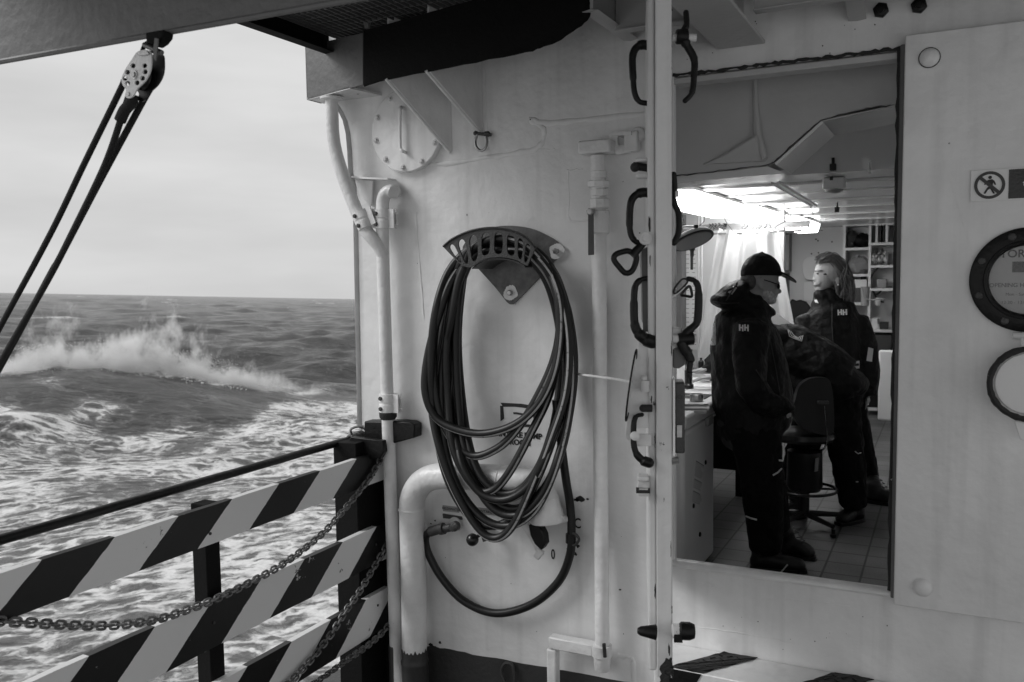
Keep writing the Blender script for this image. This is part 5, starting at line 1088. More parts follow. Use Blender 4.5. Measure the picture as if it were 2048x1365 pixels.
q = oz(1377, 776, .905); b = MB(); b.lathe(q, (0, 0, 1), [(.035, 0), (.035, .02), (.026, .03), (.026, .12)], 16); b.build('pot', M['plastic'], pt)
for k in range(3): b = MB(); b.cyl(q + V((0, 0, .1)), q + V((.02 * (k - 1), .01, .2 + .03 * k)), .005, 6); b.build('pen', M['plastic'], pt)
# calendar, hanging tools
yw = 7.60
cl_ = thing('wall_calendar', 'tall white wall calendar with faint lines beside the curtain', 'calendar', oy(1380, 600, yw - .01))
b = MB(); b.plate([oy(x, y, yw - .012) for x, y in ((1366, 486), (1395, 488), (1396, 700), (1365, 700))], (0, .004, 0)); b.build('sheet', M['paper'], cl_)
b = MB()
for k in range(22): py = 500 + k * 9; b.plate([oy(x, y, yw - .0135) for x, y in ((1368, py), (1378, py), (1378, py + 1.2), (1368, py + 1.2))], (0, .0008, 0)); b.plate([oy(x, y, yw - .0135) for x, y in ((1384, py), (1392 - (k % 3), py), (1392 - (k % 3), py + 1.2), (1384, py + 1.2))], (0, .0008, 0))
b.build('printed_lines', M['greyplast'], cl_, smooth=False)['kind'] = 'stuff'
b = MB(); b.box(oy(1352, 600, 7.45).x, oy(1364, 600, 7.45).x, 7.45, 7.59, 0, 2.19); tag(b.build('steel_column', M['greyb'], bevel=.004), 'grey steel column beside the wall calendar', 'column')
for px, lb in ((1397, 'thin white pipe nearer the calendar'), (1403, 'thin white pipe nearer the curtain')):
    q = oy(px, 600, 7.5); b = MB(); b.cyl(V((q.x, q.y, .9)), V((q.x, q.y, 2.19)), .010, 10); tag(b.build('wall_pipe', M['pipe']), lb, 'pipe', 'thin pipes between calendar and curtain')
def IP(px, py, dp): return od(px, py, dp)
tl = thing('torch', 'black torch hanging in front of the wall calendar', 'torch', IP(1385, 520, 6.3))
b = MB(); b.lathe(IP(1384, 489, 6.3), (0, 0, -1), [(.018, 0), (.024, .01), (.022, .04), (.014, .05), (.014, .085), (.012, .09)], 14); b.build('head', M['plastic'], tl)
b = MB(); b.cyl(IP(1383.5, 511, 6.3), IP(1383.5, 540, 6.3), .010, 12); b.build('grip', M['plastic'], tl); b = MB(); b.cyl(IP(1383, 489, 6.3), IP(1382, 462, 6.3), .003, 6); b.build('hook', M['steel'], tl)
sc_ = thing('scissors', 'scissors with black ring handles hanging beside the door dog', 'scissors', IP(1366, 575, 3.4))
b = MB(); b.tube(spline([IP(x, y, 3.4) for x, y in ((1347, 585), (1351, 574), (1363, 560), (1372, 559), (1374, 566), (1362, 579), (1352, 587))], 5, True), .0042, 8, closed=True); b.build('ring_handle', M['plastic'], sc_)
b = MB(); b.tube(spline([IP(x, y, 3.4) for x, y in ((1362, 590), (1374, 576), (1380, 574), (1384, 590), (1381, 594), (1370, 592))], 5, True), .0055, 8, closed=True); b.build('ring_handle', M['plastic'], sc_)
b = MB(); b.obox(IP(1352, 590, 3.4), (IP(1375, 572, 3.4) - IP(1340, 600, 3.4)) / 2, V((0, .003, 0)), V((0, 0, .004))); b.build('blades', M['steel'], sc_)
ml = thing('round_lamp', 'round white bench lamp with dark rim on a sprung arm, tilted', 'lamp', IP(1388, 480, 5.0))
c = IP(1386, 481, 5.0); ax_ = (up * .97 - rt * .18 + fw * .10).normalized(); a1_ = (rt + up * .30).normalized()
ax2 = V(a1_).cross(fw).normalized()
axn = (ax2 * .93 * (1 if ax2.dot(up) > 0 else -1) + fw * (.30)).normalized()
b = MB(); b.lathe(c, axn, [(.112, -.004), (.120, 0), (.120, .008), (.105, .03), (.05, .05), (0, .055)], 40); b.build('housing', M['white'], ml)
b = MB(); b.lathe(c, axn, [(.123, -.006), (.124, 0), (.118, .002)], 40); b.build('rim', M['plastic'], ml); b = MB(); b.lathe(c - axn * .008, axn, [(.108, 0), (.108, .002)], 40); b.build('lens', M['greyplast'], ml)
b = MB(); b.cyl(c + axn * .05, IP(1398, 452, 5.0), .006); b.cyl(IP(1398, 454, 5.0), IP(1330, 456, 5.1), .009, 8); b.build('arm', M['pipe'], ml)
sp_ = thing('tension_spring', 'small steel hook and spring above the round lamp', 'spring', IP(1365, 455, 4.9))
b = MB(); b.tube(spline([IP(x, y, 4.9) for x, y in ((1366, 454), (1363, 450), (1359, 454), (1363, 459), (1367, 455))], 5), .002, 6); b.cyl(IP(1366, 454, 4.9), IP(1388, 453, 4.9), .003, 6); b.build('hook', M['steel'], sp_)
b = MB(); b.cyl(IP(1388, 453, 4.9), IP(1396, 453, 4.9), .010, 10); b.build('coil', M['cast'], sp_)
# drying line with clips and the plastic curtain
b = MB(); b.tube([V((-2.3, 7.22, 2.0)), V((-1.7, 7.22, 2.0)), V((-1.05, 7.22, 2.0))], .008, 8); b.box(-2.3, -1.0, 7.26, 7.30, 2.03, 2.08); tag(b.build('curtain_rail', M['steel']), 'steel rail near the ceiling that carries the curtain hooks', 'rail')
ln = [oy(x, y, 7.2) for x, y in ((1437, 458), (1550, 452))]
b = MB(); nu, nv2 = 90, 26
for j in range(nv2 + 1):
    v = j / nv2
    for i in range(nu + 1):
        u = i / nu
        xl_, xr_ = 1437 + (1392 - 1437) * v ** .8, 1556 + (1606 - 1556) * v ** 1.1
        py = 457 + 8 * math.sin(u * 3.1) * (1 - v) + (735 - 457) * v
        p = oy(xl_ + (xr_ - xl_) * u, py, 7.2)
        dep = .035 * math.sin(u * 22 + 1.5 * math.sin(v * 2)) * (1 - .3 * v) + .02 * math.sin(u * 51 + v * 4) * (.3 + v * .5) + .012 * math.sin(u * 9 + v * 7)
        b.v.append(p + V((0, dep, 0)))
for j in range(nv2):
    for i in range(nu): k = j * (nu + 1) + i; b.f.append((k, k + 1, k + nu + 2, k + nu + 1))
cu = bpy.data.materials.new('plastic curtain'); cu.use_nodes = True; q = cu.node_tree.nodes['Principled BSDF']; q.inputs['Base Color'].default_value = (.66, .66, .66, 1); q.inputs['Roughness'].default_value = .35; q.inputs['Subsurface Weight'].default_value = .0
cto = tag(b.build('plastic_curtain', cu, ang=180), 'thin white plastic curtain hanging in folds behind the man in the cap', 'curtain'); so_ = cto.modifiers.new('thickness', 'SOLIDIFY'); so_.thickness = .002
r_ = random.Random(8); hk = MB()
hkt = thing('curtain_hooks', 'cluster of dark wire hooks along the top edge of the plastic curtain', 'hooks', oy(1490, 452, 7.2), None); hkt['kind'] = 'stuff'
for k in range(34):
    px = r_.choice([r_.uniform(1416, 1452), r_.uniform(1486, 1548)]); q = oy(px, 452 + r_.uniform(-3, 3), 7.2)
    P = spline([q + V((0, 0, .012)), q + V((.012, 0, .006)), q + V((.004, .006, -.012)), q + V((-.010, 0, -.02)), q + V((-.004, 0, -.034))], 4)
    hk.tube(P, .0022, 5)
hk.build('hook', M['plastic'], hkt)
wr = MB(); 
for k in range(7):
    x = -2.0 + k * .17; wr.tube(spline([V((x, 7.1, 2.19)), V((x + .03, 7.1, 2.1)), V((x + r_.uniform(-.1, .15), 7.12, 2.02)), V((x + .1, 7.1, 1.99))], 4), .003, 5)
tag(wr.build('loose_wires', M['cast']), 'thin loose wires looping down from the ceiling above the curtain', 'wires', kind='stuff')
sh_ = MB(); sh_.tube([oy(1556, 452, 9.8), oy(1609, 458, 9.8)], .012, 6); sh_.tube([oy(1560, 440, 9.8), oy(1560, 453, 9.8)], .006, 6); sh_.tube(spline([oy(1550, 449, 9.8), oy(1566, 444, 9.8), oy(1584, 447, 9.8), oy(1600, 454, 9.8)], 5), .012, 6)
tag(sh_.build('cable_shelf', M['steel']), 'small steel cable shelf under the end of the light row', 'shelf')
# electrical cabinet on the end wall
q = oy(1572, 505, 10.95); eb = thing('electrical_cabinet', 'narrow grey electrical cabinet on the end wall behind the curtain edge', 'cabinet', q)
xa_, xb2 = oy(1560, 505, 10.95).x, oy(1580, 505, 10.95).x; za_, zb2 = oy(1570, 544, 10.95).z, oy(1570, 467, 10.95).z
b = MB(); b.box(xa_, xb2, 10.95, 11.09, za_, zb2); b.build('box', M['greyb'], eb, bevel=.006)
b = MB(); b.box(xa_ + .02, xb2 - .01, 10.94, 10.949, za_ + .02, zb2 - .02); b.build('door', M['greyplast'], eb, bevel=.003)
b = MB(); b.box(oy(1564, 0, 10.9).x, oy(1579, 0, 10.9).x, 11.0, 11.09, .9, za_ - .02); b.build('cable_duct', M['cast'], eb)
b = MB()
for k in range(9): px, py = r_.choice(((1622, 480), (1636, 482), (1643, 480), (1664, 484), (1664, 495), (1623, 508), (1637, 506), (1664, 508), (1632, 479))); q = oy(px, py, 11.098); b.lathe(q, (0, -1, 0), [(.010, 0), (.009, .003)], 8)
tag(b.build('screw_holes', M['plastic']), 'dark screw holes scattered on the bare end wall', 'holes', kind='stuff')
# clear bag and notices on the end wall, left of the woman's face
q = [oy(x, y, 11.07) for x, y in ((1608, 520), (1636, 516), (1640, 552), (1630, 560), (1610, 556))]
b = MB(); b.plate(spline(q, 3, True), (0, -.04, 0)); tag(b.build('plastic_bag', M['white'], bevel=.02), 'crumpled pale plastic bag pinned to the end wall', 'bag')
q = [oy(x, y, 11.09) for x, y in ((1608, 565), (1632, 563), (1634, 600), (1608, 602))]; b = MB(); b.plate(q, (0, -.003, 0)); tag(b.build('paper_sheet', M['paper']), 'faint paper notice on the end wall below the plastic bag', 'notice')
# storage shelving on the far right
ys2 = 10.75
su = thing('storage_shelves', 'tall white storage shelving against the end wall behind the woman', 'shelving', (-.75, ys2, 0))
def SX(px): return oy(px, 600, ys2).x
def SZ(py): return oy(1730, py, ys2).z
for px in (1687, 1738, 1792):
    b = MB(); b.box(SX(px) - .014, SX(px) + .014, ys2, 11.09, .12, SZ(452)); b.build('upright', M['white'], su)
for (p0_, p1_, zz) in ((1687, 1738, (498, 551, 608, 664, 712, 762)), (1738, 1792, (489, 534, 580, 662, 711, 762, 818))):
    for z in zz: b = MB(); b.box(SX(p0_) + .015, SX(p1_) - .015, ys2 - .008, 11.085, SZ(z) - .014, SZ(z) + .016); b.build('shelf', M['white'], su)
b = MB(); b.box(SX(1687) - .02, SX(1792), ys2 - .015, 11.09, SZ(452) + .002, SZ(442)); b.build('header', M['white'], su)
b = MB(); b.box(SX(1687) + .016, SX(1792) - .016, 11.05, 11.08, .12, SZ(455)); b.build('back_board', M['lab'], su)
def item(name, lab, cat, px, pz, w_, h_, dpt, m_, kind='box', rot=0.):
    base_ = V((SX(px), ys2 + .12, SZ(pz) + .018)); b = MB(); rq = random.Random(px)
    if kind == 'box': b.obox(base_ + V((0, 0, h_ / 2)), V((w_ / 2, 0, 0)), V((0, dpt / 2, 0)), V((0, 0, h_ / 2))); bv = .006
    elif kind == 'bag':
        b.ell(base_ + V((0, 0, h_ / 2)), (w_ / 2, 0, 0), (0, dpt / 2, 0), (0, 0, h_ / 2), 14, 9); b.v = [p + V((rq.uniform(-.018, .018), rq.uniform(-.01, .01), rq.uniform(-.015, .015) if p.z > base_.z + .02 else 0)) for p in b.v]; bv = 0
    o = b.build(name, M[m_], ang=25 if kind == 'bag' else 38, bevel=bv); return tag(o, lab, cat)
item('equipment_bag', 'dark crumpled bag on the top left storage shelf, left of two', 'bag', 1699, 498, .12, .20, .2, 'cast', 'bag'); item('equipment_bag', 'dark crumpled bag on the top left storage shelf, right of two', 'bag', 1721, 498, .20, .16, .2, 'black', 'bag')
item('clear_bag', 'pale crumpled bag on the second storage shelf', 'bag', 1714, 551, .26, .20, .22, 'greyplast', 'bag')
for i, px in enumerate((1745, 1751, 1758, 1765, 1771)): item('binder', ('black', 'white', 'black', 'black', 'white')[i] + ' upright binder, ' + ('first', 'second', 'third', 'fourth', 'fifth')[i] + ' from the left on the top right shelf', 'binder', px, 489, .028, .19 + .01 * (i % 3), .2, ('black', 'paper', 'black', 'black', 'paper')[i])
for i, px in enumerate((1744, 1750, 1756, 1762, 1768)): item('plastic_sleeve', 'pale upright plastic sleeve, ' + ('first', 'second', 'third', 'fourth', 'fifth')[i] + ' from the left on the second right shelf', 'sleeve', px, 534, .03, .16 + .02 * (i % 2), .2, 'greyplast' if i % 2 else 'white', 'bag')
item('instrument', 'small white instrument box on the shelf just right of the woman\'s hair', 'instrument', 1714, 580, .20, .10, .18, 'white')
item('storage_bin', 'grey bin on the shelf below the instrument, half hidden by the woman', 'bin', 1712, 608, .22, .001 + .17, .18, 'cast')
item('storage_bin', 'dark grey bin on the low right shelf with a pale label', 'bin', 1760, 711, .26, .22, .2, 'cast'); item('storage_bin', 'dark bin on the shelf under the labelled bin', 'bin', 1760, 762, .26, .20, .2, 'black'); item('storage_bin', 'dark bin on the bottom right shelf', 'bin', 1760, 818, .26, .20, .2, 'plastic')
b = MB(); cpl = [[(1740, 560), (1752, 540), (1766, 532), (1780, 530)], [(1742, 575), (1752, 590), (1764, 580), (1770, 572)], [(1745, 582), (1756, 600), (1768, 605)]]
for q in cpl: b.tube(spline([oy(x, y, ys2 + .05) for x, y in q], 6), .010, 6)
tag(b.build('cables', M['plastic']), 'tangle of black cables hanging on the third right shelf', 'cables')
b = MB(); b.lathe(oy(1756, 596, ys2 + .03), (0, 0, -1), [(.02, 0), (.03, .02), (.03, .07), (.015, .09)], 12); tag(b.build('bottle', M['white']), 'small white bottle on the third right shelf', 'bottle')
b = MB(); 
for k in range(3): b.tube(spline([oy(1750 + k * 4 + 7 * math.cos(t), 648 + 12 * math.sin(t), ys2 + .05) for t in np.linspace(0, 5, 12)], 3), .007, 6)
tag(b.build('white_tubing', M['white']), 'loops of white tubing above the low right shelf', 'tubing')
jg = thing('clear_jug', 'clear measuring jug with a hose looped round it beside the woman\'s shoulder', 'jug', oy(1730, 610, 10.3))
q = oy(1730, 612, 10.3); b = MB(); b.lathe(q, (0, 0, 1), [(.040, 0), (.042, .02), (.048, .20), (.052, .21)], 20); b.build('jug', M['greyplast'], jg); b = MB(); b.tube(spline([oy(x, y, 10.2) for x, y in ((1724, 575), (1728, 596), (1745, 600), (1768, 598))], 6), .007, 8); b.build('hose', M['greyplast'], jg)
b = MB(); b.plate([oy(x, y, 11.0) for x, y in ((1575, 612), (1583, 598), (1592, 602), (1600, 600), (1612, 604), (1622, 616), (1622, 650), (1575, 650))], (0, .05, 0)); tag(b.build('dark_backpack', M['plastic'], bevel=.02), 'black bag with wavy top edge behind the woman\'s shoulder', 'bag')
b = MB(); b.box(oy(1758, 700, 9.6).x, .2, 9.55, 9.6, .14, oy(1770, 700, 9.6).z); tag(b.build('cupboard_side', M['white'], bevel=.02), 'white cupboard edge low at the right edge of the doorway', 'cupboard')

for i, (px, pz, w_, h_, m_, kind, lb) in enumerate(((1706, 664, .14, .16, 'cast', 'box', 'dark box on the left shelf hidden behind the jacket shoulder'), (1762, 580, .10, .10, 'greyplast', 'box', 'small grey box under the hanging cables on the third right shelf'), (1746, 662, .10, .12, 'paper', 'box', 'small white carton at the left end of the shelf with the tubing'), (1768, 662, .09, .08, 'cast', 'box', 'small dark case at the right end of the shelf with the tubing'), (1724, 580, .05, .13, 'black', 'box', 'thin black case beside the white instrument box'))):
    item('storage_box', lb, 'box', px, pz, w_, h_, .16, m_, kind)
for i, (px, py, r_c, h_c, m_, lb) in enumerate(((1362, 762, .03, .16, 'white', 'white bottle at the back of the bench behind the pen pot'), (1402, 741, .022, .10, 'plastic', 'small black jar at the back of the bench'), (1355, 748, .035, .22, 'cast', 'tall dark bottle at the back of the bench near the calendar'))):
    q = oz(px, py, .905); b = MB(); b.lathe(q, (0, 0, 1), [(r_c, 0), (r_c, h_c * .7), (r_c * .45, h_c * .85), (r_c * .45, h_c)], 16); tag(b.build('bottle', M[m_]), lb, 'bottle')
b = MB(); b.box(-1.93, -1.42, 4.62, 4.93, .944, .956); tag(b.build('black_tray', M['black'], bevel=.003), 'flat black tray on the lid of the freezer', 'tray')
# ================================================================== PEOPLE
from mathutils.bvhtree import BVHTree
def fuse(mb, name, m, parent, vox=.012, smooth=3, wr=0., wsc=9., seed=0):
    """join overlapping closed shapes into one continuous skin"""
    o = mb.build("tmp", None); r = o.modifiers.new('r', 'REMESH'); r.mode = 'VOXEL'; r.voxel_size = vox; r.use_smooth_shade = True
    s = o.modifiers.new('s', 'SMOOTH'); s.factor = .5; s.iterations = smooth
    bpy.context.view_layer.update(); me = bpy.data.meshes.new_from_object(o.evaluated_get(bpy.context.evaluated_depsgraph_get())); old = o.data; bpy.data.objects.remove(o); bpy.data.meshes.remove(old)
    me.name = name
    if wr:
        nv = len(me.vertices); C = np.zeros(nv * 3); Nn = np.zeros(nv * 3); me.vertices.foreach_get('co', C); me.vertices.foreach_get('normal', Nn); C = C.reshape(-1, 3); Nn = Nn.reshape(-1, 3)
        K = np.array([1 - 2.4 * abs(mno.fractal(V((p[0] * wsc + seed, p[1] * wsc, p[2] * wsc * .8 + p[0] * wsc * .5)), .8, 2., 3)) for p in C])
        me.vertices.foreach_set('co', (C + Nn * (K * wr)[:, None]).ravel()); me.update()
    me.transform(Matrix.Translation(-world_loc(parent)))
    for p in me.polygons: p.use_smooth = True
    me.materials.clear(); me.materials.append(m); q = bpy.data.objects.new(name, me); col.objects.link(q); q.parent = parent; return q
def surf(o, px, py):
    off = world_loc(o); me = o.data
    if not hasattr(surf, 'c'): surf.c = {}
    if o.name not in surf.c: surf.c[o.name] = BVHTree.FromPolygons([v.co + off for v in me.vertices], [tuple(p.vertices) for p in me.polygons])
    d = ray(px, py).normalized(); h = surf.c[o.name].ray_cast(EYE, d)
    return (h[0], h[1]) if h[0] is not None else (None, None)
def decal_poly(b, o, pts, lift=.004, th=.0015):
    P = []
    for x, y in pts:
        h, n = surf(o, x, y)
        if h is None: return
        P.append(h - ray(x, y).normalized() * lift)
    b.plate(P, fw * th)
def decal_line(b, o, pts, r, lift=.002, n=6):
    P = []
    for i in range(len(pts) - 1):
        for t in np.linspace(0, 1, n)[:-1]:
            P.append((pts[i][0] * (1 - t) + pts[i + 1][0] * t, pts[i][1] * (1 - t) + pts[i + 1][1] * t))
    P.append(pts[-1]); Q = []
    for x, y in P:
        h, _ = surf(o, x, y)
        if h is not None: Q.append(h - ray(x, y).normalized() * lift)
    if len(Q) > 1: b.tube(Q, r, 6)
def tb(b, Q, pts, ref=None, seg=20, n=5):
    """pts: (px, py, depth offset, half-width px, half depth m): an elliptical limb"""
    C, R = [], []
    for i in range(len(pts) - 1):
        for t in np.linspace(0, 1, n + 1)[:-1]:
            a, c = np.array(pts[i], float), np.array(pts[i + 1], float); s = t * t * (3 - 2 * t); v = a * (1 - t) + c * t; v[3:] = a[3:] * (1 - s) + c[3:] * s; C.append(v)
    C.append(np.array(pts[-1], float))
    P = [Q(c[0], c[1], c[2]) for c in C]
    b.tube(P, [(c[3] * Q.s, c[4]) for c in C], seg, ref=ref or tuple(rt))
    b.ell(P[0], rt * C[0][3] * Q.s, fw * C[0][4], up * min(C[0][3] * Q.s, C[0][4]) * .6); b.ell(P[-1], rt * C[-1][3] * Q.s, fw * C[-1][4], up * min(C[-1][3] * Q.s, C[-1][4]) * .6)
def frame(dep):
    def Q(px, py, dd=0.): return od(px, py, dep) + fwh * dd
    Q.s = dep / F; return Q
fwh = V((fw.x, fw.y, 0)).normalized()
def el(b, Q, px, py, dd, rx, rz, ry, tilt=0.):
    a = rt * math.cos(tilt) + up * math.sin(tilt); c = up * math.cos(tilt) - rt * math.sin(tilt)
    b.ell(Q(px, py, dd), a * rx * Q.s, fwh * ry, c * rz * Q.s, 20, 14)
def hand(b, base, dirv, palm, size=.085, curl=.5, side=1):
    """palm, four unequal bent fingers and a thumb"""
    d = V(dirv).normalized(); n = V(palm).normalized(); s = d.cross(n).normalized() * side
    b.ell(base + d * size * .45, d * size * .52, s * size * .42, n * size * .18, 14, 10)
    for i, (o, L) in enumerate(((-.30, .78), (-.10, .92), (.10, .86), (.29, .66))):
        p0 = base + d * size * .80 + s * size * o; p1 = p0 + d * size * L * .42; p2 = p1 + (d * math.cos(curl) + n * math.sin(curl)) * size * L * .34; p3 = p2 + (d * math.cos(curl * 2) + n * math.sin(curl * 2)) * size * L * .24
        b.tube([p0 - d * .01, p1, p2, p3], [size * .105, size * .10, size * .09, size * .075], 8); b.ball(p3, size * .075)
    t0 = base + d * size * .25 - s * size * .36; t1 = t0 + (d * .6 - s * .8).normalized() * size * .35; t2 = t1 + (d * .95 - s * .2 + n * .3).normalized() * size * .33
    b.tube([t0, t1, t2], [size * .14, size * .12, size * .09], 8); b.ball(t2, size * .09)
def boot(Q, name, m, parent, ankle, heel, toe, dd, hw, top):
    """a laced work boot that stands on the floor between the heel and toe points"""
    Hh, Tt = oz(heel[0], heel[1], 0.), oz(toe[0], toe[1], 0.); d = Tt - Hh; L = max(.24, min(.31, d.length)); d.normalize(); Tt = Hh + d * L; sd = V((-d.y, d.x, 0)); Z = V((0, 0, 1))
    tp_ = Q(ankle[0], top, dd); b = MB(); sh = Hh + d * .065
    P = [tp_, tp_.lerp(sh + Z * .13, .6), sh + Z * .12, sh + Z * .05]
    b.tube(spline(P, 4), [(.060, .055)] * 5 + [(.056, .050)] * 8, 18, ref=tuple(d)); b.ell(P[0], d * .06, sd * .055, Z * .02)
    C = [Hh + d * .035 + Z * .052, Hh + d * .10 + Z * .062, Hh + d * .17 + Z * .052, Hh + d * (L - .05) + Z * .042]
    b.tube(spline(C, 4), [(a_, c_) for a_, c_ in zip(np.interp(np.linspace(0, 3, 13), [0, 1, 2, 3], [.046, .056, .047, .040]), np.interp(np.linspace(0, 3, 13), [0, 1, 2, 3], [.036, .040, .049, .048]))], 16, ref=(0, 0, 1))
    b.ell(C[-1], d * .045, sd * .049, Z * .040); b.ell(C[0], d * .036, sd * .037, Z * .046)
    o = fuse(b, name, m, parent, .007, 2)
    b = MB(); ol_ = []
    for t in np.linspace(0, 2 * math.pi, 33)[:-1]:
        u = .5 - .5 * math.cos(t); ol_.append(Hh + d * (u * L) + sd * (math.copysign(abs(math.sin(t)) ** .45, math.sin(t)) * (.040 + .014 * u)) + Z * .002)
    b.plate(ol_, (0, 0, .022)); b.build('sole', M['plastic'], o, bevel=.004)
    b = MB()
    for k in range(5):
        c_ = sh + d * (.045 + .022 * (4 - k) * .8) + Z * (.085 + .022 * k); b.tube([c_ - sd * .03 - d * .012, c_ + d * .012, c_ + sd * .03 - d * .012], .003, 6)
    b.build('laces', M['cast'], o); return o

# ---------------------------------------------------------------- man in the cap
Q = frame(4.9); foot = Q(1560, 1142, 0)
man = thing('person', 'bearded man in black jacket and baseball cap standing sideways with hands in his pockets', 'person', V((foot.x, foot.y, 0)))
b = MB()
el(b, Q, 1520, 556, 0, 37, 40, .077); el(b, Q, 1530, 582, 0, 27, 24, .062); el(b, Q, 1538, 596, 0, 13, 11, .042); el(b, Q, 1556, 582, 0, 8, 5.5, .015, -.5); el(b, Q, 1551, 576, 0, 7, 9, .022); el(b, Q, 1547, 592, 0, 8, 5, .026); el(b, Q, 1551, 567, 0, 8, 4, .05)
el(b, Q, 1514, 567, -.082, 7.5, 12, .022, .15); el(b, Q, 1514, 566, .080, 7, 11, .018)
tb(b, Q, [(1506, 590, 0, 24, .058), (1497, 618, 0, 28, .065), (1492, 650, 0, 45, .12), (1494, 740, 0, 55, .14), (1500, 840, 0, 50, .14)])
for s in (-1, 1):
    tb(b, Q, [(1488, 645, s * .15, 18, .05), (1480, 740, s * .20, 15, .042), (1520, 800, s * .20, 12, .036), (1545, 805, s * .17, 10, .03)])
    hand(b, Q(1532, 808, s * .13), rt * .9 - up * .4, V(-fwh) * s, .07, .35)
tb(b, Q, [(1500, 845, -.09, 34, .09), (1512, 970, -.09, 26, .07), (1522, 1078, -.09, 13, .040)]); tb(b, Q, [(1508, 845, .09, 34, .09), (1540, 960, .10, 26, .07), (1566, 1052, .12, 13, .040)])
fuse(b, 'body', M['skin'], man, .0055, 2)
b = MB()
tb(b, Q, [(1494, 606, 0, 30, .09), (1495, 624, 0, 46, .13), (1489, 650, 0, 60, .195), (1492, 700, 0, 70, .205), (1499, 750, 0, 76, .20), (1505, 800, 0, 79, .20), (1504, 830, 0, 76, .195), (1497, 858, 0, 64, .185)])
for s in (-1, 1):
    tb(b, Q, [(1486, 652, s * .17, 36, .085), (1478, 700, s * .22, 33, .075), (1478, 760, s * .245, 29, .070), (1505, 795, s * .235, 25, .062), (1548, 806, s * .19, 20, .055)])
tb(b, Q, [(1495, 614, 0, 42, .105), (1494, 602, 0, 32, .095)])
el(b, Q, 1464, 588, 0, 40, 20, .125, .62); el(b, Q, 1447, 598, 0, 26, 14, .12, .2); el(b, Q, 1537, 622, 0, 14, 8, .07, -.6)
jk = fuse(b, 'jacket', M['blackcloth'], man, .010, 3, .004, 8)
b = MB(); decal_line(b, jk, [(1452, 602), (1466, 580), (1474, 566)], .004); decal_line(b, jk, [(1426, 603), (1450, 607), (1478, 606)], .003); b.build('hood_piping', M['greycloth'], jk)
b = MB(); decal_poly(b, jk, ((1456, 585), (1466, 572), (1474, 576), (1464, 590)), .003); b.build('hood_tab', M['greyplast'], jk)
for x0 in (1478, 1488.5):
    b = MB()
    for q in (((x0, 649), (x0 + 3, 649), (x0 + 3, 662), (x0, 662)), ((x0 + 6, 650), (x0 + 9, 650), (x0 + 9, 663), (x0 + 6, 663)), ((x0 + 3, 654), (x0 + 6, 654.5), (x0 + 6, 657.5), (x0 + 3, 657))): decal_poly(b, jk, q, .006)
    b.build('emblem_letter', M['paper'], jk, smooth=False)
b = MB()
for k in range(4):
    g = 2.3 * k; decal_line(b, jk, [(1424, 637 + g), (1431 - g * .6, 637 + g), (1431 - g * .8, 690 - g), (1420, 690 - g)], .003)
decal_line(b, jk, [(1420, 655), (1423, 662), (1424, 655)], .002)
b.build('back_patch', M['paper'], jk)
b = MB(); decal_line(b, jk, [(1532, 640), (1540, 680), (1552, 740), (1562, 800)], .003); decal_line(b, jk, [(1512, 740), (1528, 765), (1540, 788)], .003); b.build('zip_seam', M['greycloth'], jk)
b = MB(); tb(b, Q, [(1497, 845, 0, 62, .17), (1497, 876, 0, 54, .165)]); fuse(b, 'shirt_tail', M['greycloth'], man, .012, 2, .004)
b = MB(); tb(b, Q, [(1500, 850, -.075, 52, .11), (1508, 900, -.085, 46, .10), (1514, 970, -.09, 40, .088), (1520, 1030, -.09, 36, .080), (1522, 1085, -.09, 31, .075)]); tb(b, Q, [(1508, 850, .075, 50, .11), (1524, 900, .10, 42, .10), (1545, 965, .11, 36, .088), (1558, 1020, .12, 32, .08), (1564, 1065, .13, 29, .072)])
tr = fuse(b, 'trousers', M['trouser'], man, .010, 2, .0055, 9)
for pts in (((1546, 951), (1556, 945), (1563, 938)), ((1558, 921), (1566, 922), (1574, 923)), ((1492, 1033), (1502, 1037), (1514, 1040))):
    b = MB(); decal_line(b, tr, pts, .005); b.build('reflective_strip', M['reflect'], tr)
b1 = boot(Q, 'boot', M['boot'], man, (1520, 1108), (1499, 1140), (1615, 1146), -.10, 22, 1078)
b = MB(); p = Q(1548, 1118, -.155); b.tube([Q(1541, 1131, -.155), Q(1558, 1111, -.155)], .0045, 6); b.build('reflective_strip', M['reflect'], b1)
b2 = boot(Q, 'boot', M['boot'], man, (1566, 1075), (1548, 1110), (1628, 1120), .14, 20, 1055)
b = MB(); b.ell(Q(1536, 595, 0), rt * 15.5 * Q.s, fwh * .056, up * 14 * Q.s); b.ell(Q(1529, 589, 0), rt * 20 * Q.s, fwh * .068, up * 17 * Q.s); b.ell(Q(1541, 600, 0), rt * 11 * Q.s, fwh * .046, up * 9 * Q.s); b.ell(Q(1548, 590, 0), rt * 6 * Q.s, fwh * .03, up * 3 * Q.s); fuse(b, 'beard', M['greyhair'], man, .005, 1, .003, 60)
b = MB(); b.ell(Q(1499, 562, 0), rt * 18 * Q.s, fwh * .076, up * 22 * Q.s); fuse(b, 'short_hair', M['shorthair'], man, .007, 2)
b = MB(); cap = MB(); cap.ell(Q(1522, 549, 0), rt * 40.5 * Q.s, fwh * .088, up * 43 * Q.s, 28, 18)
ctr = Q(1522, 549, 0); cap.v = [p if (p - ctr).dot(up) > -.012 else p + up * (-.012 - (p - ctr).dot(up)) for p in cap.v]; cap.ball(Q(1524, 506, 0), .009)
cp_ = fuse(cap, 'cap', M['blackcloth'], man, .007, 1)
b = MB(); P = []
for t in np.linspace(0, 1, 13):
    a = math.pi * (t - .5); P.append(Q(1553 + 39 * math.cos(a), 549 + 18 * math.cos(a) - 4 * abs(math.sin(a)), .082 * math.sin(a)))
b.plate(P, up * .006); b.build('brim', M['blackcloth'], cp_, bevel=.002)
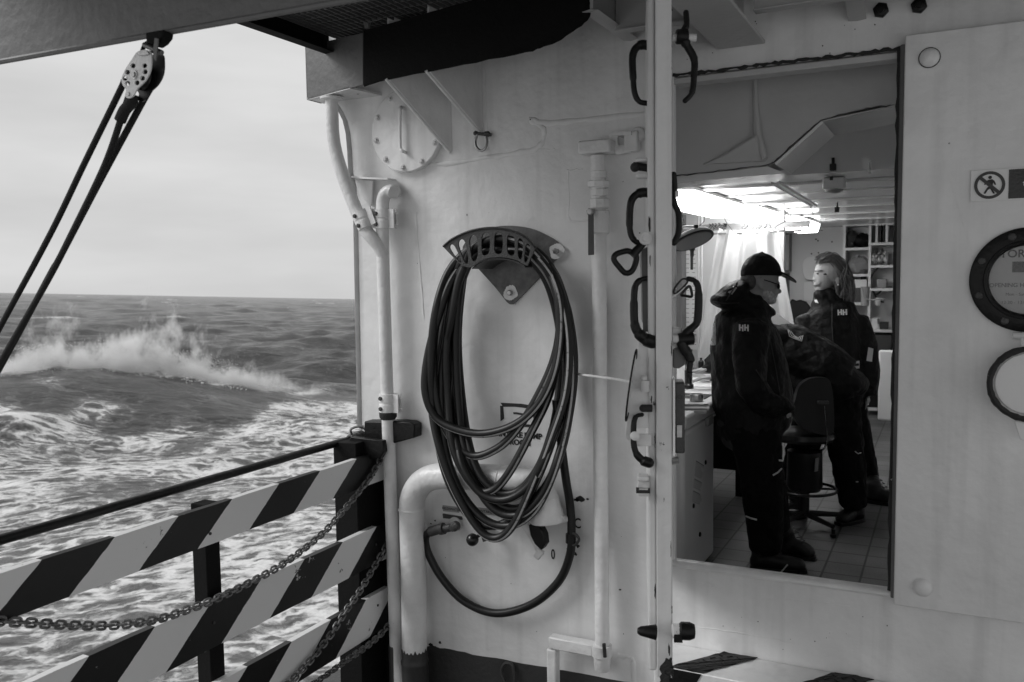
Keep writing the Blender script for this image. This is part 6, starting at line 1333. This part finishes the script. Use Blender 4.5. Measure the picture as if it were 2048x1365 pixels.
b = MB(); decal_poly(b, cp_, ((1553, 517), (1557, 520), (1562, 541), (1558, 540)), .003); b.build('cap_badge', M['paper'], cp_)
gl_ = MB(); gl_.ell(Q(1553, 573, -.034), rt * 2.5 * Q.s, fwh * .024, up * 5.5 * Q.s); gl_.ell(Q(1553, 573, .034), rt * 2.5 * Q.s, fwh * .024, up * 5.5 * Q.s); gl_.tube([Q(1553, 570, -.058), Q(1520, 560, -.080)], .003, 6); gl_.tube([Q(1557, 571, -.02), Q(1557, 571, .02)], .003, 6)
gl_.build('glasses', M['lens'], man, bevel=.003)

# ---------------------------------------------------------------- woman
Q = frame(6.35); foot = Q(1735, 1000, 0)
wom = thing('person', 'woman with wavy shoulder length hair in black jacket looking to the left', 'person', V((foot.x, foot.y, 0)))
b = MB()
el(b, Q, 1657, 545, .0, 27, 30, .085); el(b, Q, 1645, 558, -.010, 19.5, 25, .070); el(b, Q, 1637, 579, -.014, 10, 7.5, .036); el(b, Q, 1626, 560, -.022, 3.4, 3.2, .012); el(b, Q, 1628.5, 553, -.018, 3.5, 8, .010, .22); el(b, Q, 1633, 566, -.03, 6, 7, .04)
el(b, Q, 1629, 571.5, -.020, 4, 3, .018); el(b, Q, 1636, 542, -.025, 9, 3.5, .045); el(b, Q, 1668, 562, -.068, 5, 8, .012)
tb(b, Q, [(1655, 585, 0, 16, .050), (1658, 610, 0, 18, .055), (1663, 640, 0, 40, .10), (1668, 700, 0, 46, .11), (1672, 790, 0, 42, .11)])
tb(b, Q, [(1712, 640, -.04, 15, .045), (1725, 700, -.06, 13, .04), (1735, 760, -.06, 10, .032), (1727, 788, -.07, 8, .026)]); hand(b, Q(1727, 788, -.07), -up - rt * .25, -rt, .082, .5)
tb(b, Q, [(1612, 640, .02, 15, .045), (1602, 700, .02, 13, .04), (1610, 760, -.04, 10, .032)]); hand(b, Q(1610, 762, -.04), -up, rt, .082, .5)
tb(b, Q, [(1690, 800, 0, 26, .08), (1712, 890, 0, 18, .06), (1738, 955, 0, 10, .038)]); tb(b, Q, [(1665, 800, .08, 26, .08), (1690, 890, .1, 18, .06), (1714, 942, .12, 10, .038)])
wb = fuse(b, 'body', M['skin'], wom, .0055, 2)
b = MB(); b.ell(Q(1641, 549, -.094), rt * 3.6 * Q.s, fwh * .004, up * 1.5 * Q.s); b.build('eye', M['ink'], wb)
b = MB(); b.ell(Q(1629, 548, -.062), rt * 2.6 * Q.s, fwh * .004, up * 1.4 * Q.s); b.build('eye', M['ink'], wb)
for pts, r_ in ((((1636, 543), (1642, 541), (1649, 543)), .0014), (((1626, 543), (1630, 542), (1632, 543)), .0013), (((1623, 571), (1628, 571.5), (1634, 572)), .0018)):
    b = MB(); decal_line(b, wb, pts, r_, .001); b.build('brow' if pts[0][1] < 560 else 'lips', M['hair'] if pts[0][1] < 560 else M['cast'], wb)
b = MB(); b.ball(Q(1667, 570, -.088), .0065); b.build('earring', M['white'], wom)
b = MB(); r_ = random.Random(4)
el(b, Q, 1668, 536, .012, 24, 20, .084); el(b, Q, 1682, 560, .02, 14, 25, .075); el(b, Q, 1688, 584, .03, 10, 18, .055); el(b, Q, 1649, 519, -.0, 15, 5, .068, .25)
for k in range(34):
    x = r_.uniform(1654, 1698); dd = r_.uniform(-.075, .09); P = [Q(x - 14 - r_.uniform(0, 8), 524 + r_.uniform(-6, 12), dd * .6), Q(x, 548 + r_.uniform(-6, 6), dd), Q(x + r_.uniform(-3, 7), 575, dd * 1.1), Q(x + r_.uniform(-8, 8), 598, dd), Q(x + r_.uniform(-8, 6), 606 + r_.uniform(0, 12), dd)]
    b.tube(spline(P, 4), [.010] * 12 + [.007] * 3 + [.004] * 2, 6)
hr = fuse(b, 'hair', M['hair'], wom, .006, 1, .004, 40)
b = MB()
for k in range(170):
    dd = r_.uniform(-.088, .02); x0 = r_.uniform(1630, 1650); e = r_.uniform(1690, 1712); yv = r_.uniform(-5, 9)
    P = [Q(x0, 519 + yv + abs(dd) * 40, dd * .7), Q(x0 + 14, 510 + yv * .8 + abs(dd) * 60, dd), Q(x0 + 32, 520 + yv + abs(dd) * 90, dd * 1.08), Q(e - 16, 552 + yv * 2, dd), Q(e - 10 + r_.uniform(-5, 5), 580 + yv, dd * .9), Q(e - 16 + r_.uniform(-9, 9), 606 + yv, dd * .8)]
    b.tube(spline([p + V((r_.uniform(-.012, .012), 0, r_.uniform(-.012, .012))) for p in P[:r_.choice((4, 5, 6, 6))]], 5), .0026, 4)
b.build('loose_strands', M['hair'], hr)
b = MB()
tb(b, Q, [(1652, 590, 0, 24, .085), (1655, 605, 0, 32, .10), (1660, 622, 0, 50, .14), (1664, 650, 0, 60, .155), (1666, 700, 0, 62, .16), (1668, 750, 0, 60, .165), (1672, 806, 0, 58, .16)])
tb(b, Q, [(1708, 640, -.02, 26, .075), (1724, 690, -.04, 25, .075), (1731, 740, -.05, 22, .07), (1729, 783, -.06, 19, .06)]); tb(b, Q, [(1616, 640, .0, 24, .075), (1604, 690, .0, 22, .07), (1606, 755, -.03, 19, .06)])
el(b, Q, 1640, 592, -.03, 16, 12, .06, -.4)
wj = fuse(b, 'jacket', M['blackcloth'], wom, .010, 3, .0045, 8, 3)
for x0 in (1675, 1685):
    b = MB()
    for q in (((x0, 620), (x0 + 3, 619.5), (x0 + 3.5, 631), (x0 + .5, 631)), ((x0 + 6, 619), (x0 + 9, 618.5), (x0 + 9.5, 630), (x0 + 6.5, 630.5)), ((x0 + 3, 624), (x0 + 6, 623.5), (x0 + 6, 626.5), (x0 + 3, 627))): decal_poly(b, wj, q, .007)
    b.build('emblem_letter', M['paper'], wj, smooth=False)
b = MB(); decal_poly(b, wj, ((1737, 695), (1747, 698), (1744, 724), (1733, 722)), .006); b.build('sleeve_reflector', M['reflect'], wj)
b = MB(); decal_line(b, wj, [(1664, 608), (1664, 650), (1667, 700), (1669, 760)], .004); b.build('zip', M['greycloth'], wj)
b = MB(); decal_poly(b, wj, ((1699, 724), (1719, 722), (1719, 737), (1703, 739)), .012); nb = b.build('name_badge', M['paper'], wj)
b = MB(); decal_poly(b, wj, ((1706, 728), (1718, 727), (1718, 732), (1706, 733)), .014); b.build('badge_print', M['ink'], nb)
b = MB(); decal_poly(b, wj, ((1615, 596), (1622, 592), (1628, 597), (1622, 600)), .006); decal_poly(b, wj, ((1628, 598), (1634, 600), (1637, 607), (1630, 605)), .006); b.build('collar_tab', M['paper'], wj)
b = MB(); tb(b, Q, [(1690, 795, -.02, 36, .11), (1705, 850, -.02, 30, .095), (1724, 910, 0, 25, .08), (1742, 985, .02, 21, .072)]); tb(b, Q, [(1665, 795, .06, 34, .11), (1690, 870, .10, 26, .09), (1716, 968, .14, 21, .072)])
fuse(b, 'trousers', M['trouser'], wom, .010, 2, .006, 9, 5)
boot(Q, 'boot', M['boot'], wom, (1740, 985), (1728, 1004), (1790, 1012), .02, 19, 955); boot(Q, 'boot', M['boot'], wom, (1716, 965), (1705, 985), (1760, 992), .16, 17, 945)

# ---------------------------------------------------------------- person leaning over the bench
Q = frame(5.8); foot = Q(1700, 1045, 0)
ln_ = thing('person', 'person in black bent forward over the bench, head hidden behind the capped man', 'person', V((foot.x, foot.y, 0)))
b = MB()
el(b, Q, 1505, 628, .25, 30, 32, .078, .6); el(b, Q, 1498, 645, .24, 18, 18, .05); el(b, Q, 1480, 640, .22, 5, 6, .014)
tb(b, Q, [(1520, 640, .22, 22, .055), (1545, 660, .18, 40, .10), (1600, 715, .08, 48, .12), (1670, 770, .0, 46, .12)], ref=tuple(up))
tb(b, Q, [(1535, 670, .05, 15, .045), (1480, 720, .0, 13, .042), (1432, 752, -.02, 10, .032)], ref=tuple(up)); hand(b, Q(1430, 753, -.02), -rt - up * .12, -up, .095, .3, 1)
tb(b, Q, [(1535, 670, .35, 15, .045), (1470, 720, .35, 13, .042), (1440, 748, .35, 10, .032)], ref=tuple(up)); hand(b, Q(1440, 750, .35), -rt - up * .12, -up, .095, .3, -1)
tb(b, Q, [(1672, 790, -.02, 34, .09), (1690, 900, -.04, 25, .07), (1704, 985, -.05, 12, .040)]); tb(b, Q, [(1650, 790, .16, 34, .09), (1625, 900, .18, 25, .07), (1600, 975, .2, 12, .040)])
fuse(b, 'body', M['skin'], ln_, .008, 2)
b = MB(); el(b, Q, 1510, 620, .25, 33, 30, .085, .6); fuse(b, 'white_hair', M['greyhair'], ln_, .008, 2, .006, 30)
b = MB()
tb(b, Q, [(1530, 664, .2, 32, .10), (1555, 690, .17, 50, .18), (1592, 710, .10, 60, .21), (1640, 742, .03, 62, .21), (1676, 768, .0, 58, .20)], ref=(.45, 0, .89))
for x_, y_, d_, rx_, rz_, ry_ in ((1570, 676, .15, 34, 29, .16), (1600, 690, .10, 38, 32, .18), (1635, 708, .06, 40, 36, .19), (1545, 676, .15, 34, 34, .15), (1562, 690, .12, 42, 40, .18), (1585, 706, .10, 48, 50, .20), (1612, 722, .08, 50, 54, .21), (1640, 742, .04, 52, 54, .21), (1668, 764, .0, 48, 50, .20), (1560, 740, .10, 40, 46, .16), (1600, 770, .05, 44, 44, .17)): el(b, Q, x_, y_, d_, rx_, rz_, ry_)

tb(b, Q, [(1552, 670, .0, 34, .085), (1500, 715, -.02, 28, .075), (1436, 755, -.02, 22, .058)], ref=tuple(up)); tb(b, Q, [(1552, 670, .34, 34, .085), (1490, 710, .35, 28, .075), (1446, 748, .35, 22, .058)], ref=tuple(up))
lj = fuse(b, 'jacket', M['blackcloth'], ln_, .010, 3, .0045, 8, 9)
b = MB()
for k in range(3):
    g = 3.6 * k; decal_line(b, lj, [(1576 + g * .8, 660 + g * .4), (1579 + g, 673 - g * .5), (1590, 678 - g * .7), (1603 - g * .7, 683 - g * .8), (1606 - g, 671 + g * .3)], .0020)
b.build('back_patch', M['paper'], lj)
b = MB(); decal_line(b, lj, [(1575, 652), (1600, 658), (1640, 674), (1662, 690)], .003); b.build('shoulder_piping', M['greycloth'], lj)
b = MB(); tb(b, Q, [(1664, 752, .02, 52, .19), (1672, 800, .02, 50, .18)]); tb(b, Q, [(1674, 800, -.02, 42, .12), (1684, 870, -.03, 36, .10), (1693, 930, -.04, 32, .088), (1700, 1003, -.05, 25, .074)]); tb(b, Q, [(1655, 800, .14, 42, .12), (1630, 880, .18, 34, .10), (1604, 985, .2, 27, .078)])
lt_ = fuse(b, 'trousers', M['trouser'], ln_, .010, 2, .007, 9, 11)
b = MB(); decal_line(b, lt_, [(1710, 903), (1716, 908), (1722, 906)], .003); decal_line(b, lt_, [(1712, 964), (1716, 964)], .004); b.build('reflective_strip', M['reflect'], lt_)
boot(Q, 'boot', M['boot'], ln_, (1706, 1012), (1726, 1042), (1674, 1052), -.05, 21, 975); boot(Q, 'boot', M['boot'], ln_, (1600, 1010), (1612, 1035), (1568, 1040), .2, 17, 985)

# ---------------------------------------------------------------- swivel chair
Q = frame(5.6)
q = Q(1618, 1040, 0); ch_ = thing('swivel_chair', 'black swivel work chair with chrome back stem and foot ring between the people', 'chair', V((q.x, q.y, 0)))
b = MB(); P = spline([Q(x, y, -.10) for x, y in ((1582, 790), (1590, 768), (1608, 755), (1632, 752), (1648, 758), (1655, 790), (1657, 850), (1648, 866), (1610, 858), (1588, 845), (1576, 820))], 5, True); b.plate(P, fwh * .05); b.build('backrest', M['chair'], ch_, bevel=.016)
b = MB(); c = Q(1616, 876, .10); b.lathe(c, (0, 0, -1), [(.16, -.035), (.20, -.02), (.205, .01), (.19, .03), (.05, .035)], 32); b.build('seat', M['chair'], ch_)
b = MB(); b.tube(spline([Q(1634, 806, -.125), Q(1637, 840, -.125), Q(1640, 870, -.12), Q(1636, 895, -.08), Q(1618, 900, .05)], 5), (.012, .004), 8, ref=tuple(fwh)); b.build('chrome_stem', M['chrome'], ch_)
b = MB(); b.obox(Q(1633, 800, -.115), rt * .036, fwh * .012, V((0, 0, .010))); b.build('stem_bracket', M['cast'], ch_, bevel=.004)
b = MB(); c = Q(1620, 905, .10); b.lathe(c, (0, 0, -1), [(.05, 0), (.11, .01), (.115, .24), (.10, .27), (.03, .28), (.03, .40)], 24); b.build('column_cover', M['chair'], ch_)
b = MB(); b.plate([Q(x, y, -.02) for x, y in ((1629, 917), (1636, 915), (1634, 941), (1627, 943))], fwh * .01); b.build('lever_label', M['greyplast'], ch_)
cr_q = Q(1620, 985, .10); b = MB(); b.tube([cr_q + V((.20 * math.cos(t), .20 * math.sin(t), 0)) for t in np.linspace(0, 2 * math.pi, 41)[:-1]], .010, 10, closed=True)
for a in (0.3, 2.4, 4.5): b.cyl(cr_q, cr_q + V((.2 * math.cos(a), .2 * math.sin(a), 0)), .007, 8)
b.build('foot_ring', M['chair'], ch_)
fl = V((cr_q.x, cr_q.y, .09))
for k in range(5):
    a = math.radians(30 + 72 * k); e_ = fl + V((math.cos(a) * .27, math.sin(a) * .27, -.02)); b = MB(); b.tube([fl, e_], [(.022, .018), (.015, .012)], 8); lg_ = b.build('base_leg', M['chair'], ch_)
    b = MB(); b.cyl(e_ + V((0, 0, -.015)), e_ + V((0, 0, -.045)), .012, 10); b.lathe(e_ + V((0, 0, -.045)), (0, 0, -1), [(.022, 0), (.022, .015), (.015, .022)], 14); b.build('foot', M['plastic'], lg_)
b = MB(); b.cyl(fl + V((0, 0, -.02)), fl + V((0, 0, .2)), .03, 16); b.build('gas_column', M['chair'], ch_)
